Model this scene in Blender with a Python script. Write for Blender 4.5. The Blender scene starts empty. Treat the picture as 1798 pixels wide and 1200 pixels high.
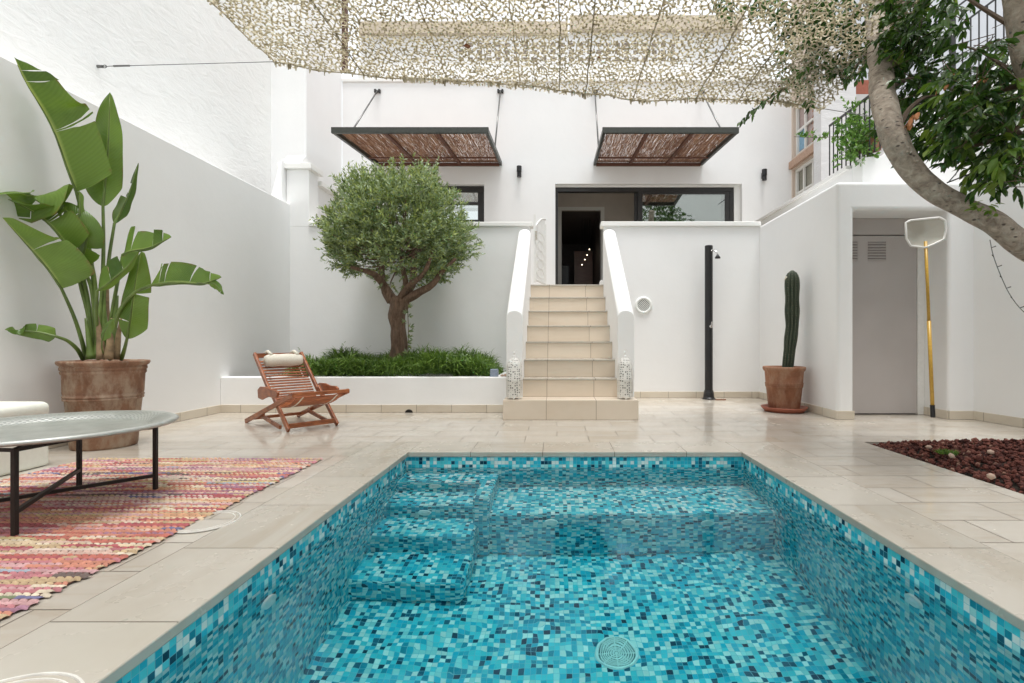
import bpy, bmesh, math, random
import numpy as np
from mathutils import Vector, Matrix, noise as mnoise
R = math.radians
PI = math.pi
random.seed(7)
rng = np.random.default_rng(7)
sc = bpy.context.scene
col = sc.collection

# ------------------------------------------------------------------ camera
CH = 0.77                                   # eye height over the deck
cam_d = bpy.data.cameras.new('camera')
cam = bpy.data.objects.new('camera', cam_d)
col.objects.link(cam)
cam.location = (0, 0, CH)
cam.rotation_euler = (R(90), 0, 0)
cam_d.sensor_width = 36
cam_d.lens = 18.0
cam_d.shift_x = -0.0439
cam_d.shift_y = 0.0
cam_d.clip_end = 500
cam_d.clip_start = 0.02
sc.camera = cam

# ------------------------------------------------------------------ world + sun (bright overcast)
SUN_EL, SUN_ROT = 79, 150
w = bpy.data.worlds.new('World')
sc.world = w
w.use_nodes = True
nt = w.node_tree
nt.nodes.clear()
sky = nt.nodes.new('ShaderNodeTexSky')
sky.sky_type = 'NISHITA'
sky.sun_disc = False
sky.sun_elevation = R(SUN_EL)
sky.sun_rotation = R(SUN_ROT)
sky.air_density = 1.5
sky.dust_density = 4.0
mixn = nt.nodes.new('ShaderNodeMixRGB')
mixn.inputs[0].default_value = 0.86
mixn.inputs[2].default_value = (9.3, 9.5, 9.75, 1)      # the cloud cover
bg = nt.nodes.new('ShaderNodeBackground')
bg.inputs[1].default_value = 0.105
wo = nt.nodes.new('ShaderNodeOutputWorld')
nt.links.new(sky.outputs[0], mixn.inputs[1])
nt.links.new(mixn.outputs[0], bg.inputs[0])
nt.links.new(bg.outputs[0], wo.inputs[0])
sl = bpy.data.lights.new('sun', 'SUN')
sl.energy = 2.7
sl.angle = R(22)
sl.color = (1.0, 0.985, 0.96)
so = bpy.data.objects.new('sun', sl)
col.objects.link(so)
# light comes from behind/left of the camera, high
_az = R(SUN_ROT)
_d = Vector((math.sin(_az) * math.cos(R(SUN_EL)), math.cos(_az) * math.cos(R(SUN_EL)), math.sin(R(SUN_EL))))
so.rotation_euler = _d.to_track_quat('Z', 'Y').to_euler()

sc.view_settings.view_transform = 'Standard'
sc.view_settings.look = 'None'
sc.view_settings.gamma = 1.0
sc.view_settings.exposure = 0.43
try:
    sc.cycles.use_denoising = True
    sc.cycles.sample_clamp_indirect = 30
    sc.cycles.max_bounces = 14
    sc.cycles.diffuse_bounces = 10
    sc.cycles.transmission_bounces = 10
    sc.cycles.transparent_max_bounces = 16
except Exception:
    pass

# ------------------------------------------------------------------ helpers
def P(px, py, D):
    """photo pixel (1798x1200) at distance D -> world"""
    return Vector(((px - 978) / 900 * D, D, CH - (py - 601) / 900 * D))

def tag(o, label=None, cat=None, group=None, kind=None):
    if label: o['label'] = label
    if cat: o['category'] = cat
    if group: o['group'] = group
    if kind: o['kind'] = kind
    return o

def thing(name, label, cat, loc=(0, 0, 0), rz=0.0, group=None):
    o = bpy.data.objects.new(name, None)
    o.empty_display_size = 0.1
    col.objects.link(o)
    o.location = loc
    o.rotation_euler = (0, 0, rz)
    o['root_loc'] = [float(v) for v in loc]
    tag(o, label, cat, group)
    return o

def root_loc(o):
    while o.parent: o = o.parent
    return Vector(o['root_loc']) if 'root_loc' in o else o.location.copy()

class MB:
    def __init__(s):
        s.v = []; s.f = []; s.uv = None
    def add(s, vs, fs):
        n = len(s.v)
        s.v.extend([tuple(p) for p in vs])
        s.f.extend([tuple(i + n for i in f) for f in fs])
    def box(s, x0, x1, y0, y1, z0, z1):
        vs = [(x, y, z) for z in (z0, z1) for y in (y0, y1) for x in (x0, x1)]
        s.add(vs, [(0, 2, 3, 1), (4, 5, 7, 6), (0, 1, 5, 4), (2, 6, 7, 3), (0, 4, 6, 2), (1, 3, 7, 5)])
        return s
    def bar(s, a, b, wd, th, up=(0, 0, 1)):
        a, b, up = Vector(a), Vector(b), Vector(up)
        t = (b - a).normalized()
        x = t.cross(up)
        if x.length < 1e-5: x = t.cross(Vector((1, 0, 0)))
        x.normalize(); y = x.cross(t).normalized()
        vs = []
        for p in (a, b):
            for sx, sy in ((-1, -1), (1, -1), (1, 1), (-1, 1)):
                vs.append(p + x * sx * wd / 2 + y * sy * th / 2)
        s.add(vs, [(3, 2, 1, 0), (4, 5, 6, 7), (0, 1, 5, 4), (1, 2, 6, 5), (2, 3, 7, 6), (3, 0, 4, 7)])
        return s
    def tube(s, pts, rad, n=8, cap=True, rough=0.0, seed=0, flute=0, fl_amp=0):
        pts = [Vector(p) for p in pts]
        if not hasattr(rad, '__len__'): rad = [rad] * len(pts)
        base = len(s.v); up = None
        for i, p in enumerate(pts):
            t = (pts[min(i + 1, len(pts) - 1)] - pts[max(i - 1, 0)]).normalized()
            if up is None:
                up = Vector((0, 0, 1)) if abs(t.z) < .9 else Vector((0, 1, 0))
            x = t.cross(up).normalized(); up = x.cross(t).normalized()
            for k in range(n):
                a = 2 * PI * k / n
                r = rad[i]
                if rough: r *= 1 + rough * mnoise.noise(Vector((p.x * 9 + math.cos(a) * 1.6 + seed, p.y * 9 + math.sin(a) * 1.6, p.z * 7)))
                if flute: r *= 1 + fl_amp * math.cos(flute * a)
                s.v.append(tuple(p + x * math.cos(a) * r + up * math.sin(a) * r))
        for i in range(len(pts) - 1):
            for k in range(n):
                a, b = base + i * n + k, base + i * n + (k + 1) % n
                s.f.append((a, b, b + n, a + n))
        if cap:
            s.f.append(tuple(base + k for k in range(n))[::-1])
            s.f.append(tuple(base + (len(pts) - 1) * n + k for k in range(n)))
        return s
    def lathe(s, prof, cx, cy, n=40, z0=0.0, fn=None, close=False):
        base = len(s.v)
        for (r, z) in prof:
            for k in range(n):
                a = 2 * PI * k / n
                rr = r * (fn(a, z) if fn else 1)
                s.v.append((cx + rr * math.cos(a), cy + rr * math.sin(a), z0 + z))
        for i in range(len(prof) - 1):
            for k in range(n):
                a, b = base + i * n + k, base + i * n + (k + 1) % n
                s.f.append((a, b, b + n, a + n))
        if close:
            s.f.append(tuple(base + k for k in range(n))[::-1])
            s.f.append(tuple(base + (len(prof) - 1) * n + k for k in range(n)))
        return s
    def prism(s, poly, axis, a0, a1):
        """poly of 2-D points extruded along axis ('x','y','z')"""
        n = len(poly)
        def mk(p, a):
            return {'x': (a, p[0], p[1]), 'y': (p[0], a, p[1]), 'z': (p[0], p[1], a)}[axis]
        s.add([mk(p, a0) for p in poly] + [mk(p, a1) for p in poly],
              [tuple(range(n)), tuple(range(2 * n - 1, n - 1, -1))] + [(i, i + n, (i + 1) % n + n, (i + 1) % n) for i in range(n)])
        return s
    def wall(s, axis, a0, a1, u0, u1, v0, v1, holes=()):
        """slab between a0..a1 along axis with rectangular holes (u0,u1,v0,v1)"""
        us = sorted({u0, u1, *[h[0] for h in holes], *[h[1] for h in holes]})
        vs_ = sorted({v0, v1, *[h[2] for h in holes], *[h[3] for h in holes]})
        us = [u for u in us if u0 <= u <= u1]; vs_ = [v for v in vs_ if v0 <= v <= v1]
        nu, nv = len(us) - 1, len(vs_) - 1
        def solid(i, j):
            if i < 0 or j < 0 or i >= nu or j >= nv: return False
            cu, cv = (us[i] + us[i + 1]) / 2, (vs_[j] + vs_[j + 1]) / 2
            return not any(h[0] < cu < h[1] and h[2] < cv < h[3] for h in holes)
        def mk(a, u, v):
            return {'x': (a, u, v), 'y': (u, a, v), 'z': (u, v, a)}[axis]
        idx = {}
        def vid(k, i, j):
            if (k, i, j) not in idx:
                idx[(k, i, j)] = len(s.v); s.v.append(mk((a0, a1)[k], us[i], vs_[j]))
            return idx[(k, i, j)]
        for i in range(nu):
            for j in range(nv):
                if not solid(i, j): continue
                for k in (0, 1):
                    q = (vid(k, i, j), vid(k, i + 1, j), vid(k, i + 1, j + 1), vid(k, i, j + 1))
                    s.f.append(q if k else q[::-1])
                if not solid(i - 1, j): s.f.append((vid(0, i, j), vid(0, i, j + 1), vid(1, i, j + 1), vid(1, i, j)))
                if not solid(i + 1, j): s.f.append((vid(0, i + 1, j), vid(1, i + 1, j), vid(1, i + 1, j + 1), vid(0, i + 1, j + 1)))
                if not solid(i, j - 1): s.f.append((vid(0, i, j), vid(1, i, j), vid(1, i + 1, j), vid(0, i + 1, j)))
                if not solid(i, j + 1): s.f.append((vid(0, i, j + 1), vid(0, i + 1, j + 1), vid(1, i + 1, j + 1), vid(1, i, j + 1)))
        return s
    def build(s, name, mat, parent=None, smooth=False, bevel=0, swap=False, local=False, weld=False, seg=2, loc=None, sub=0):
        me = bpy.data.meshes.new(name)
        V = np.array(s.v, dtype=np.float64).reshape(-1, 3)
        if parent is not None:
            off = Vector((0, 0, 0)) if local else root_loc(parent)
        else:
            off = Vector(loc) if loc is not None else Vector(((V[:, 0].min() + V[:, 0].max()) / 2, (V[:, 1].min() + V[:, 1].max()) / 2, V[:, 2].min()))
        me.from_pydata((V - np.array(off)).tolist(), [], s.f)
        # recalc outward normals for closed things
        bm = bmesh.new(); bm.from_mesh(me)
        if weld: bmesh.ops.remove_doubles(bm, verts=bm.verts, dist=1e-5)
        if s.uv is None and not getattr(s, 'open', False):
            bmesh.ops.recalc_face_normals(bm, faces=bm.faces)
        bm.to_mesh(me); bm.free()
        uvl = me.uv_layers.new(name='UVMap')
        nl = len(me.loops)
        if s.uv is not None:
            uvl.data.foreach_set('uv', np.array(s.uv, dtype=np.float32).ravel())
        else:
            nrm = np.zeros(len(me.polygons) * 3); me.polygons.foreach_get('normal', nrm); nrm = np.abs(nrm.reshape(-1, 3))
            tot = np.zeros(len(me.polygons), dtype=np.int32); me.polygons.foreach_get('loop_total', tot)
            vi = np.zeros(nl, dtype=np.int32); me.loops.foreach_get('vertex_index', vi)
            co = np.zeros(len(me.vertices) * 3); me.vertices.foreach_get('co', co); co = co.reshape(-1, 3) + np.array(off)
            ax = np.repeat(nrm.argmax(1), tot)
            c = co[vi]
            u = np.where(ax == 0, c[:, 1], c[:, 0]); v = np.where(ax == 2, c[:, 1], c[:, 2])
            if swap: u, v = v, u
            uvl.data.foreach_set('uv', np.stack([u, v], 1).astype(np.float32).ravel())
        o = bpy.data.objects.new(name, me)
        col.objects.link(o)
        if parent is not None: o.parent = parent
        else: o.location = off; o['root_loc'] = [float(q) for q in off]
        mats = mat if isinstance(mat, (list, tuple)) else [mat]
        for m in mats: me.materials.append(m)
        if smooth: me.polygons.foreach_set('use_smooth', [True] * len(me.polygons))
        if bevel:
            b = o.modifiers.new('bevel', 'BEVEL'); b.width = bevel; b.segments = seg; b.limit_method = 'ANGLE'; b.angle_limit = R(40)
            if hasattr(b, 'harden_normals'): b.harden_normals = False
        if sub:
            m = o.modifiers.new('sub', 'SUBSURF'); m.levels = sub; m.render_levels = sub
        me.update()
        return o

def spline(pts, n):
    """Catmull-Rom resample"""
    pts = [Vector(p) for p in pts]
    if len(pts) == 2: return [pts[0].lerp(pts[1], i / (n - 1)) for i in range(n)]
    q = [pts[0] * 2 - pts[1]] + pts + [pts[-1] * 2 - pts[-2]]
    out = []
    for i in range(n):
        t = i / (n - 1) * (len(pts) - 1)
        k = min(int(t), len(pts) - 2); f = t - k
        a, b, c, d = q[k], q[k + 1], q[k + 2], q[k + 3]
        out.append(0.5 * ((2 * b) + (c - a) * f + (2 * a - 5 * b + 4 * c - d) * f * f + (3 * b - a - 3 * c + d) * f ** 3))
    return out

# ------------------------------------------------------------------ material helpers
class NT:
    def __init__(s, name):
        s.m = bpy.data.materials.new(name); s.m.use_nodes = True
        s.t = s.m.node_tree; s.t.nodes.clear()
        s.out = s.n('ShaderNodeOutputMaterial'); s.b = s.n('ShaderNodeBsdfPrincipled')
        s.t.links.new(s.b.outputs[0], s.out.inputs[0])
    def n(s, typ, ins=None, **kw):
        nd = s.t.nodes.new(typ)
        for k, v in kw.items(): setattr(nd, k, v)
        for k, v in (ins or {}).items(): s.set(nd, k, v)
        return nd
    def set(s, nd, k, v):
        if isinstance(v, bpy.types.NodeSocket): s.t.links.new(v, nd.inputs[k])
        elif isinstance(v, bpy.types.Node): s.t.links.new(v.outputs[0], nd.inputs[k])
        else: nd.inputs[k].default_value = v
    def coord(s, kind='Object'):
        return s.n('ShaderNodeTexCoord').outputs[kind]
    def pos(s): return s.n('ShaderNodeNewGeometry').outputs['Position']
    def uv(s): return s.coord('UV')
    def mapping(s, vec, scale=(1, 1, 1), loc=(0, 0, 0), rot=(0, 0, 0)):
        return s.n('ShaderNodeMapping', {'Vector': vec, 'Scale': scale, 'Location': loc, 'Rotation': rot}).outputs[0]
    def noise(s, vec, scale=5, detail=4, rough=.5, dist=0):
        return s.n('ShaderNodeTexNoise', {'Vector': vec, 'Scale': scale, 'Detail': detail, 'Roughness': rough, 'Distortion': dist}).outputs['Fac']
    def ramp(s, fac, stops, interp='LINEAR'):
        r = s.n('ShaderNodeValToRGB', {'Fac': fac}); cr = r.color_ramp; cr.interpolation = interp
        while len(cr.elements) < len(stops): cr.elements.new(0.5)
        for e, (p, c) in zip(cr.elements, stops):
            e.position = p; e.color = (*c, 1) if hasattr(c, '__len__') else (c, c, c, 1)
        return r.outputs[0]
    def mix(s, fac, a, b, mode='MIX'):
        def c4(c): return (*c, 1) if isinstance(c, tuple) and len(c) == 3 else c
        return s.n('ShaderNodeMixRGB', {0: fac, 1: c4(a), 2: c4(b)}, blend_type=mode).outputs[0]
    def math(s, op, a, b=0.0):
        return s.n('ShaderNodeMath', {0: a, 1: b}, operation=op).outputs[0]
    def bump(s, h, strength=.3, dist=.01, normal=None):
        ins = {'Height': h, 'Strength': strength, 'Distance': dist}
        if normal is not None: ins['Normal'] = normal
        nd = s.n('ShaderNodeBump', ins)
        return nd.outputs[0]
    def fin(s, color=None, rough=None, metal=None, normal=None, **kw):
        if color is not None: s.set(s.b, 'Base Color', (*color, 1) if isinstance(color, tuple) and len(color) == 3 else color)
        if rough is not None: s.set(s.b, 'Roughness', rough)
        if metal is not None: s.set(s.b, 'Metallic', metal)
        if normal is not None: s.set(s.b, 'Normal', normal)
        for k, v in kw.items(): s.set(s.b, k.replace('_', ' '), v)
        return s.m

def plain(name, c, rough=.5, metal=0.0, var=.12, nscale=30, bump=.05, bd=.002):
    m = NT(name); p = m.coord()
    n = m.noise(p, nscale, 3)
    a = tuple(x * (1 - var) for x in c); b = tuple(min(1, x * (1 + var)) for x in c)
    colr = m.ramp(n, [(.3, a), (.7, b)])
    return m.fin(colr, rough, metal, m.bump(m.noise(p, nscale * 3, 2), bump, bd))

def plaster(name, c=(.87, .87, .865), bump=.13, blem=0.0, stain=.04):
    m = NT(name); p = m.pos()
    big = m.noise(p, .9, 4, .6)
    colr = m.ramp(big, [(.3, tuple(x * (1 - stain) for x in c)), (.65, c)])
    st = m.noise(m.mapping(p, (5, 5, .7)), 1.0, 4, .6)
    colr = m.mix(m.math('MULTIPLY', m.ramp(st, [(.55, 0.0), (.8, 1.0)]), stain * 2.0), colr, tuple(x * .82 for x in c))
    fine = m.noise(p, 120, 3); mid = m.noise(p, 6, 4, .6)
    nb = m.bump(mid, bump, .02); nb = m.bump(fine, bump * .8, .002, nb)
    if blem:
        bl = m.noise(m.mapping(p, (1.2, 2.0, 5), rot=(R(28), 0, 0)), 2.2, 5, .65, 1.0)
        blr = m.ramp(bl, [(.50, 0.0), (.62, 1.0)])
        colr = m.mix(m.math('MULTIPLY', blr, blem), colr, (.62, .61, .57))
        nb = m.bump(bl, .45, .025, nb)
    return m.fin(colr, .85, 0, nb)

M = {}
M['plaster'] = plaster('white_plaster')
M['plaster_rough'] = plaster('rough_white_render', (.86, .86, .84), .16, .12)
M['trim'] = plaster('cream_trim', (.76, .75, .71), .1)
M['cap'] = plaster('coping_plaster', (.84, .835, .81), .1)

def tile_mat(name, bw, rh, c1, c2, mortar, msize=.003, rough=(.12, .38), off=.5, vein=.5, freq=2, shift0=(0, 0, 0)):
    m = NT(name); uv = m.mapping(m.uv(), (1, 1, 1), shift0)
    br = m.n('ShaderNodeTexBrick', {'Vector': uv, 'Color1': (*c1, 1), 'Color2': (*c2, 1), 'Mortar': (*mortar, 1), 'Scale': 1.0,
             'Mortar Size': msize, 'Mortar Smooth': .3, 'Bias': 0.0, 'Brick Width': bw, 'Row Height': rh})
    br.offset = off; br.offset_frequency = freq
    cc = br.outputs['Color']
    br2 = m.n('ShaderNodeTexBrick', {'Vector': uv, 'Color1': (0, 0, 0, 1), 'Color2': (1, 1, 1, 1), 'Mortar': (.5, .5, .5, 1), 'Scale': 1.0,
             'Mortar Size': 0.0, 'Bias': 0.0, 'Brick Width': bw, 'Row Height': rh}); br2.offset = off; br2.offset_frequency = freq
    shift = m.n('ShaderNodeVectorMath', {0: uv, 1: br2.outputs['Color']}, operation='MULTIPLY_ADD')
    m.set(shift, 1, (1, 1, 1)); 
    sh = m.n('ShaderNodeVectorMath', {0: br2.outputs['Color'], 'Scale': 7.3}, operation='SCALE').outputs[0]
    m.set(shift, 2, sh)
    v = m.noise(m.mapping(shift.outputs[0], (1.3, 7, 1), rot=(0, 0, R(6))), 1.6, 6, .6, 1.2)
    cc = m.mix(vein, cc, m.ramp(v, [(.28, (.72, .62, .50)), (.5, (.93, .90, .86)), (.72, (1, 1, 1))]), 'MULTIPLY')
    st = m.noise(uv, 1.1, 5, .65)
    cc = m.mix(.45, cc, m.ramp(st, [(.3, (.80, .78, .74)), (.6, (1, 1, 1))]), 'MULTIPLY')
    rg = m.n('ShaderNodeMapRange', {0: m.noise(uv, 2.6, 5, .6), 1: .35, 2: .7, 3: rough[0], 4: rough[1]}).outputs[0]
    rg = m.math('ADD', rg, m.math('MULTIPLY', br.outputs['Fac'], .3))
    hb = m.math('SUBTRACT', m.math('MULTIPLY', m.noise(uv, 3, 3), .35), br.outputs['Fac'])
    hb2 = m.math('ADD', hb, m.math('MULTIPLY', br2.outputs['Color'], .25))
    return m.fin(cc, rg, 0, m.bump(hb2, .25, .003))

M['deck'] = tile_mat('cream_marble_deck', .50, .245, (.58, .545, .49), (.51, .47, .41), (.15, .125, .10), .0035, rough=(.05, .30))
M['coping'] = tile_mat('cream_marble_coping', .50, 20.0, (.52, .49, .435), (.46, .43, .375), (.15, .125, .10), rough=(.15, .4), off=0, shift0=(.1, 10, 0))
M['step_tile'] = tile_mat('beige_stone_step', .49, .1925, (.76, .67, .56), (.71, .62, .51), (.34, .26, .19), .003, (.3, .5), off=0.0, vein=.3, shift0=(.105, 0, 0))
M['skirt'] = tile_mat('stone_skirting', .38, .4, (.70, .64, .54), (.63, .57, .48), (.26, .22, .17), .003, (.3, .5), off=0.0, vein=.4)

# mosaic of 25 mm glass tiles
def mosaic():
    m = NT('glass_mosaic'); uv = m.mapping(m.uv(), (40, 40, 1), (.5, .5, 0))
    fl = m.n('ShaderNodeVectorMath', {0: uv}, operation='FLOOR').outputs[0]
    fr = m.n('ShaderNodeVectorMath', {0: uv}, operation='FRACTION').outputs[0]
    wn = m.n('ShaderNodeTexWhiteNoise', {'Vector': fl}, noise_dimensions='3D')
    c = m.ramp(wn.outputs['Value'], [(0.0, (.84, .90, .86)), (.20, (.42, .76, .76)), (.34, (.09, .62, .70)), (.57, (.03, .46, .60)),
                                     (.79, (.015, .27, .38)), (.89, (.012, .11, .18)), (.95, (.005, .045, .09))], 'CONSTANT')
    hsv = m.n('ShaderNodeHueSaturation', {'Color': c, 'Hue': .5, 'Saturation': 1.0,
              'Value': m.n('ShaderNodeMapRange', {0: wn.outputs['Color'], 3: .85, 4: 1.12}).outputs[0]}).outputs[0]
    sx = m.n('ShaderNodeSeparateXYZ', {0: fr})
    def edge(a):
        d = m.math('ABSOLUTE', m.math('SUBTRACT', a, .5)); return d
    e = m.math('MAXIMUM', edge(sx.outputs[0]), edge(sx.outputs[1]))
    g = m.math('GREATER_THAN', e, .466)
    cc = m.mix(g, hsv, (.20, .52, .60))
    hb = m.n('ShaderNodeMapRange', {0: e, 1: .38, 2: .47, 3: 1.0, 4: 0.0}).outputs[0]
    rg = m.math('ADD', m.math('MULTIPLY', g, .5), .16)
    return m.fin(cc, rg, 0, m.bump(hb, .35, .0015), IOR=1.3)
M['mosaic'] = mosaic()

def water_mat():
    m = NT('pool_water'); p = m.pos()
    n1 = m.noise(m.mapping(p, (1, 1, 1)), 2.6, 2, .5, .3); n2 = m.noise(p, 9, 2, .5)
    h = m.math('ADD', n1, m.math('MULTIPLY', n2, .16))
    va = m.n('ShaderNodeVolumeAbsorption', {'Color': (.03, .93, .98, 1), 'Density': .44})
    m.t.links.new(va.outputs[0], m.out.inputs['Volume'])
    bn = m.bump(h, .20, .03)
    m.fin((1, 1, 1), .0, 0, bn, IOR=1.333, Transmission_Weight=1.0)
    rf = m.n('ShaderNodeBsdfRefraction', {'IOR': 1.333, 'Roughness': 0.0, 'Normal': bn})
    mx = m.n('ShaderNodeMixShader', {0: .5, 1: m.b.outputs[0], 2: rf.outputs[0]}); m.t.links.new(mx.outputs[0], m.out.inputs[0])
    return m.m
M['water'] = water_mat()

def wood(name, c1, c2, rough=.35, scale=(2, 30, 30)):
    m = NT(name); p = m.coord()
    n = m.noise(m.mapping(p, scale), 2.0, 4, .6, .8)
    return m.fin(m.ramp(n, [(.3, c1), (.7, c2)]), rough, 0, m.bump(n, .15, .002))
M['teak'] = wood('oiled_hardwood', (.17, .046, .017), (.44, .145, .052), .30, (4, 4, 14))
M['yellow'] = wood('yellow_pole', (.46, .27, .035), (.60, .37, .06), .35)

def terracotta(name, c1, c2, lime, amt=.5):
    m = NT(name); p = m.coord()
    a = m.noise(p, 4.5, 6, .65, .4); b = m.noise(m.mapping(p, (1, 1, .5), (3, 1, 2)), 9, 5, .65)
    cc = m.ramp(a, [(.35, c1), (.6, c2)])
    cc = m.mix(m.math('MULTIPLY', m.ramp(b, [(.45, 0.0), (.62, 1.0)]), amt), cc, lime)
    g = m.noise(p, 60, 4, .7)
    cc = m.mix(.5, cc, m.ramp(g, [(.3, (.75, .75, .75)), (.7, (1, 1, 1))]), 'MULTIPLY')
    return m.fin(cc, .85, 0, m.bump(g, .35, .003))
M['terra_big'] = terracotta('weathered_terracotta', (.17, .080, .045), (.30, .16, .095), (.44, .34, .25), .8)
M['terra'] = terracotta('orange_terracotta', (.22, .085, .045), (.33, .15, .08), (.42, .27, .18), .6)
M['saucer'] = plain('red_saucer', (.30, .085, .045), .5)
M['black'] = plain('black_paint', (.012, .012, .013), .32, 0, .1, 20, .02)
M['dark_frame'] = plain('anthracite_aluminium', (.035, .034, .033), .4, .3)
M['awning_metal'] = plain('olive_grey_metal', (.055, .058, .050), .42, .4)
M['rod_metal'] = plain('steel_rod', (.16, .16, .155), .35, .8)
M['chrome'] = plain('chrome', (.7, .7, .7), .12, 1.0, .02)
M['white_plastic'] = plain('white_plastic', (.86, .87, .84), .4, 0, .03)
M['white_paint'] = plain('white_painted_metal', (.78, .775, .75), .4, 0, .04)
M['door_grey'] = plain('taupe_painted_door', (.47, .435, .42), .5, 0, .03, 3, .1)
M['iron'] = plain('dark_iron', (.030, .024, .022), .5, .5)
M['soil'] = plain('dark_soil', (.035, .025, .018), .95, 0, .3, 60, .8, .01)
M['cushion'] = plain('cream_canvas', (.78, .74, .64), .9, 0, .06, 80, .3, .002)
M['pouf'] = plain('pale_cushion_fabric', (.78, .80, .72), .85, 0, .03, 40, .2)
M['interior_wall'] = plain('interior_taupe_wall', (.55, .49, .43), .8, 0, .05, 4)
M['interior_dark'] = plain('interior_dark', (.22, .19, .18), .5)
M['brown_panel'] = wood('brown_panel', (.20, .085, .05), (.30, .14, .08))
M['interior_floor'] = plain('interior_floor', (.30, .25, .2), .25)
M['net_cream'] = None

def leaf_mat(name, c1, c2, vein=None, trans=.3, rough=.4, vfreq=70, bumpv=.2, nsc=3, back=None):
    m = NT(name)
    g = m.n('ShaderNodeObjectInfo'); p = m.pos()
    n = m.noise(p, nsc, 3, .6)
    rnd = m.n('ShaderNodeNewGeometry').outputs['Random Per Island']
    f = m.math('ADD', m.math('MULTIPLY', n, .55), m.math('MULTIPLY', rnd, .45))
    cc = m.ramp(f, [(.28, c1), (.68, c2)])
    nrm = None
    if vein:
        sx = m.n('ShaderNodeSeparateXYZ', {0: m.uv()})
        ab = m.math('ABSOLUTE', sx.outputs[1])
        w_ = m.math('SINE', m.math('MULTIPLY', m.math('SUBTRACT', sx.outputs[0], m.math('MULTIPLY', ab, .12)), vfreq))
        w2 = m.ramp(m.math('ADD', m.math('MULTIPLY', w_, .5), .5), [(.0, (.74, .78, .70)), (1.0, (1, 1, 1))])
        cc = m.mix(.40, cc, w2, 'MULTIPLY')
        mid = m.ramp(ab, [(.03, 1.0), (.10, 0.0)])
        cc = m.mix(m.math('MULTIPLY', mid, .75), cc, vein)
        bn = m.noise(m.mapping(p, (9, 9, 9)), 1, 4, .7)
        cc = m.mix(m.math('MULTIPLY', m.ramp(ab, [(.90, 0.0), (1.0, 1.0)]), m.ramp(bn, [(.48, 0.0), (.62, .9)])), cc, (.20, .10, .04))
        nrm = m.bump(w_, bumpv, .002)
    m.fin(cc, rough, 0, nrm)
    if back:
        bf = m.n('ShaderNodeNewGeometry').outputs['Backfacing']
        cc = m.mix(bf, cc, back)
        m.set(m.b, 'Base Color', cc)
    tr = m.n('ShaderNodeBsdfTranslucent', {'Color': m.mix(1.0, cc, (1.0, 1.0, .45), 'MULTIPLY')})
    mx = m.n('ShaderNodeMixShader', {0: trans, 1: m.b.outputs[0], 2: tr.outputs[0]})
    m.t.links.new(mx.outputs[0], m.out.inputs[0])
    return m.m
M['strel'] = leaf_mat('strelitzia_leaf', (.050, .11, .016), (.17, .28, .045), (.42, .50, .16), .24, .30, 250, .2, 3)
M['petiole'] = plain('green_petiole', (.12, .18, .04), .4, 0, .35, 8)
M['sheath'] = plain('brown_sheath', (.26, .18, .10), .7, 0, .35, 22, .4)
M['olive_leaf'] = leaf_mat('olive_leaf', (.060, .11, .022), (.50, .58, .21), None, .18, .45, nsc=7, back=(.28, .36, .20))
M['ficus_leaf'] = leaf_mat('ficus_leaf', (.019, .055, .012), (.075, .155, .03), None, .32, .25, nsc=4)
M['ficus_young'] = leaf_mat('ficus_young_leaf', (.09, .18, .025), (.20, .30, .05), None, .35, .3, nsc=4)
M['dry_leaf'] = plain('dry_orange_leaf', (.38, .15, .05), .7)
M['cover_leaf'] = leaf_mat('ground_cover_leaf', (.045, .11, .015), (.19, .31, .06), None, .25, .4, nsc=5)
M['pot_leaf'] = leaf_mat('potted_plant_leaf', (.06, .15, .025), (.17, .32, .06), None, .3, .4, nsc=6)

def bark(name, c1, c2, sc_=(6, 6, 1.5), bs=.8, bd=.02, spots=None):
    m = NT(name); p = m.pos()
    n = m.noise(m.mapping(p, sc_), 3, 6, .7, .6); n2 = m.noise(p, 14, 5, .7)
    f = m.math('ADD', m.math('MULTIPLY', n, .7), m.math('MULTIPLY', n2, .3))
    cc = m.ramp(f, [(.34, c1), (.6, c2)])
    if spots:
        v = m.n('ShaderNodeTexVoronoi', {'Vector': m.mapping(p, (1, 1, 1.8)), 'Scale': 17, 'Randomness': 1.0}).outputs['Distance']
        cc = m.mix(m.ramp(v, [(.10, .85), (.2, 0.0)]), cc, spots)
        rings = m.noise(m.mapping(p, (2, 2, 26)), 2, 4, .6)
        cc = m.mix(.4, cc, m.ramp(rings, [(.35, (.7, .7, .7)), (.6, (1, 1, 1))]), 'MULTIPLY')
        f = m.math('SUBTRACT', f, m.ramp(v, [(.08, .4), (.2, 0.0)]))
    return m.fin(cc, .85, 0, m.bump(f, bs, bd))
M['olive_bark'] = bark('olive_bark', (.075, .042, .028), (.27, .175, .12), (13, 13, 2.2), 1.0, .05)
M['ficus_bark'] = bark('ficus_bark', (.17, .13, .10), (.44, .38, .31), (7, 7, 7), .8, .018, (.06, .045, .038))
M['twig'] = plain('twig_bark', (.11, .075, .05), .8)

def reed_mat():
    m = NT('heather_reed'); uv = m.uv(); p = m.pos()
    rnd = m.n('ShaderNodeNewGeometry').outputs['Random Per Island']
    return m.fin(m.ramp(rnd, [(.1, (.24, .12, .075)), (.5, (.46, .26, .17)), (.95, (.70, .52, .38))]), .8, 0)
M['reed'] = reed_mat()
M['awning_lath'] = plain('brown_lath', (.13, .055, .035), .7)

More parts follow.
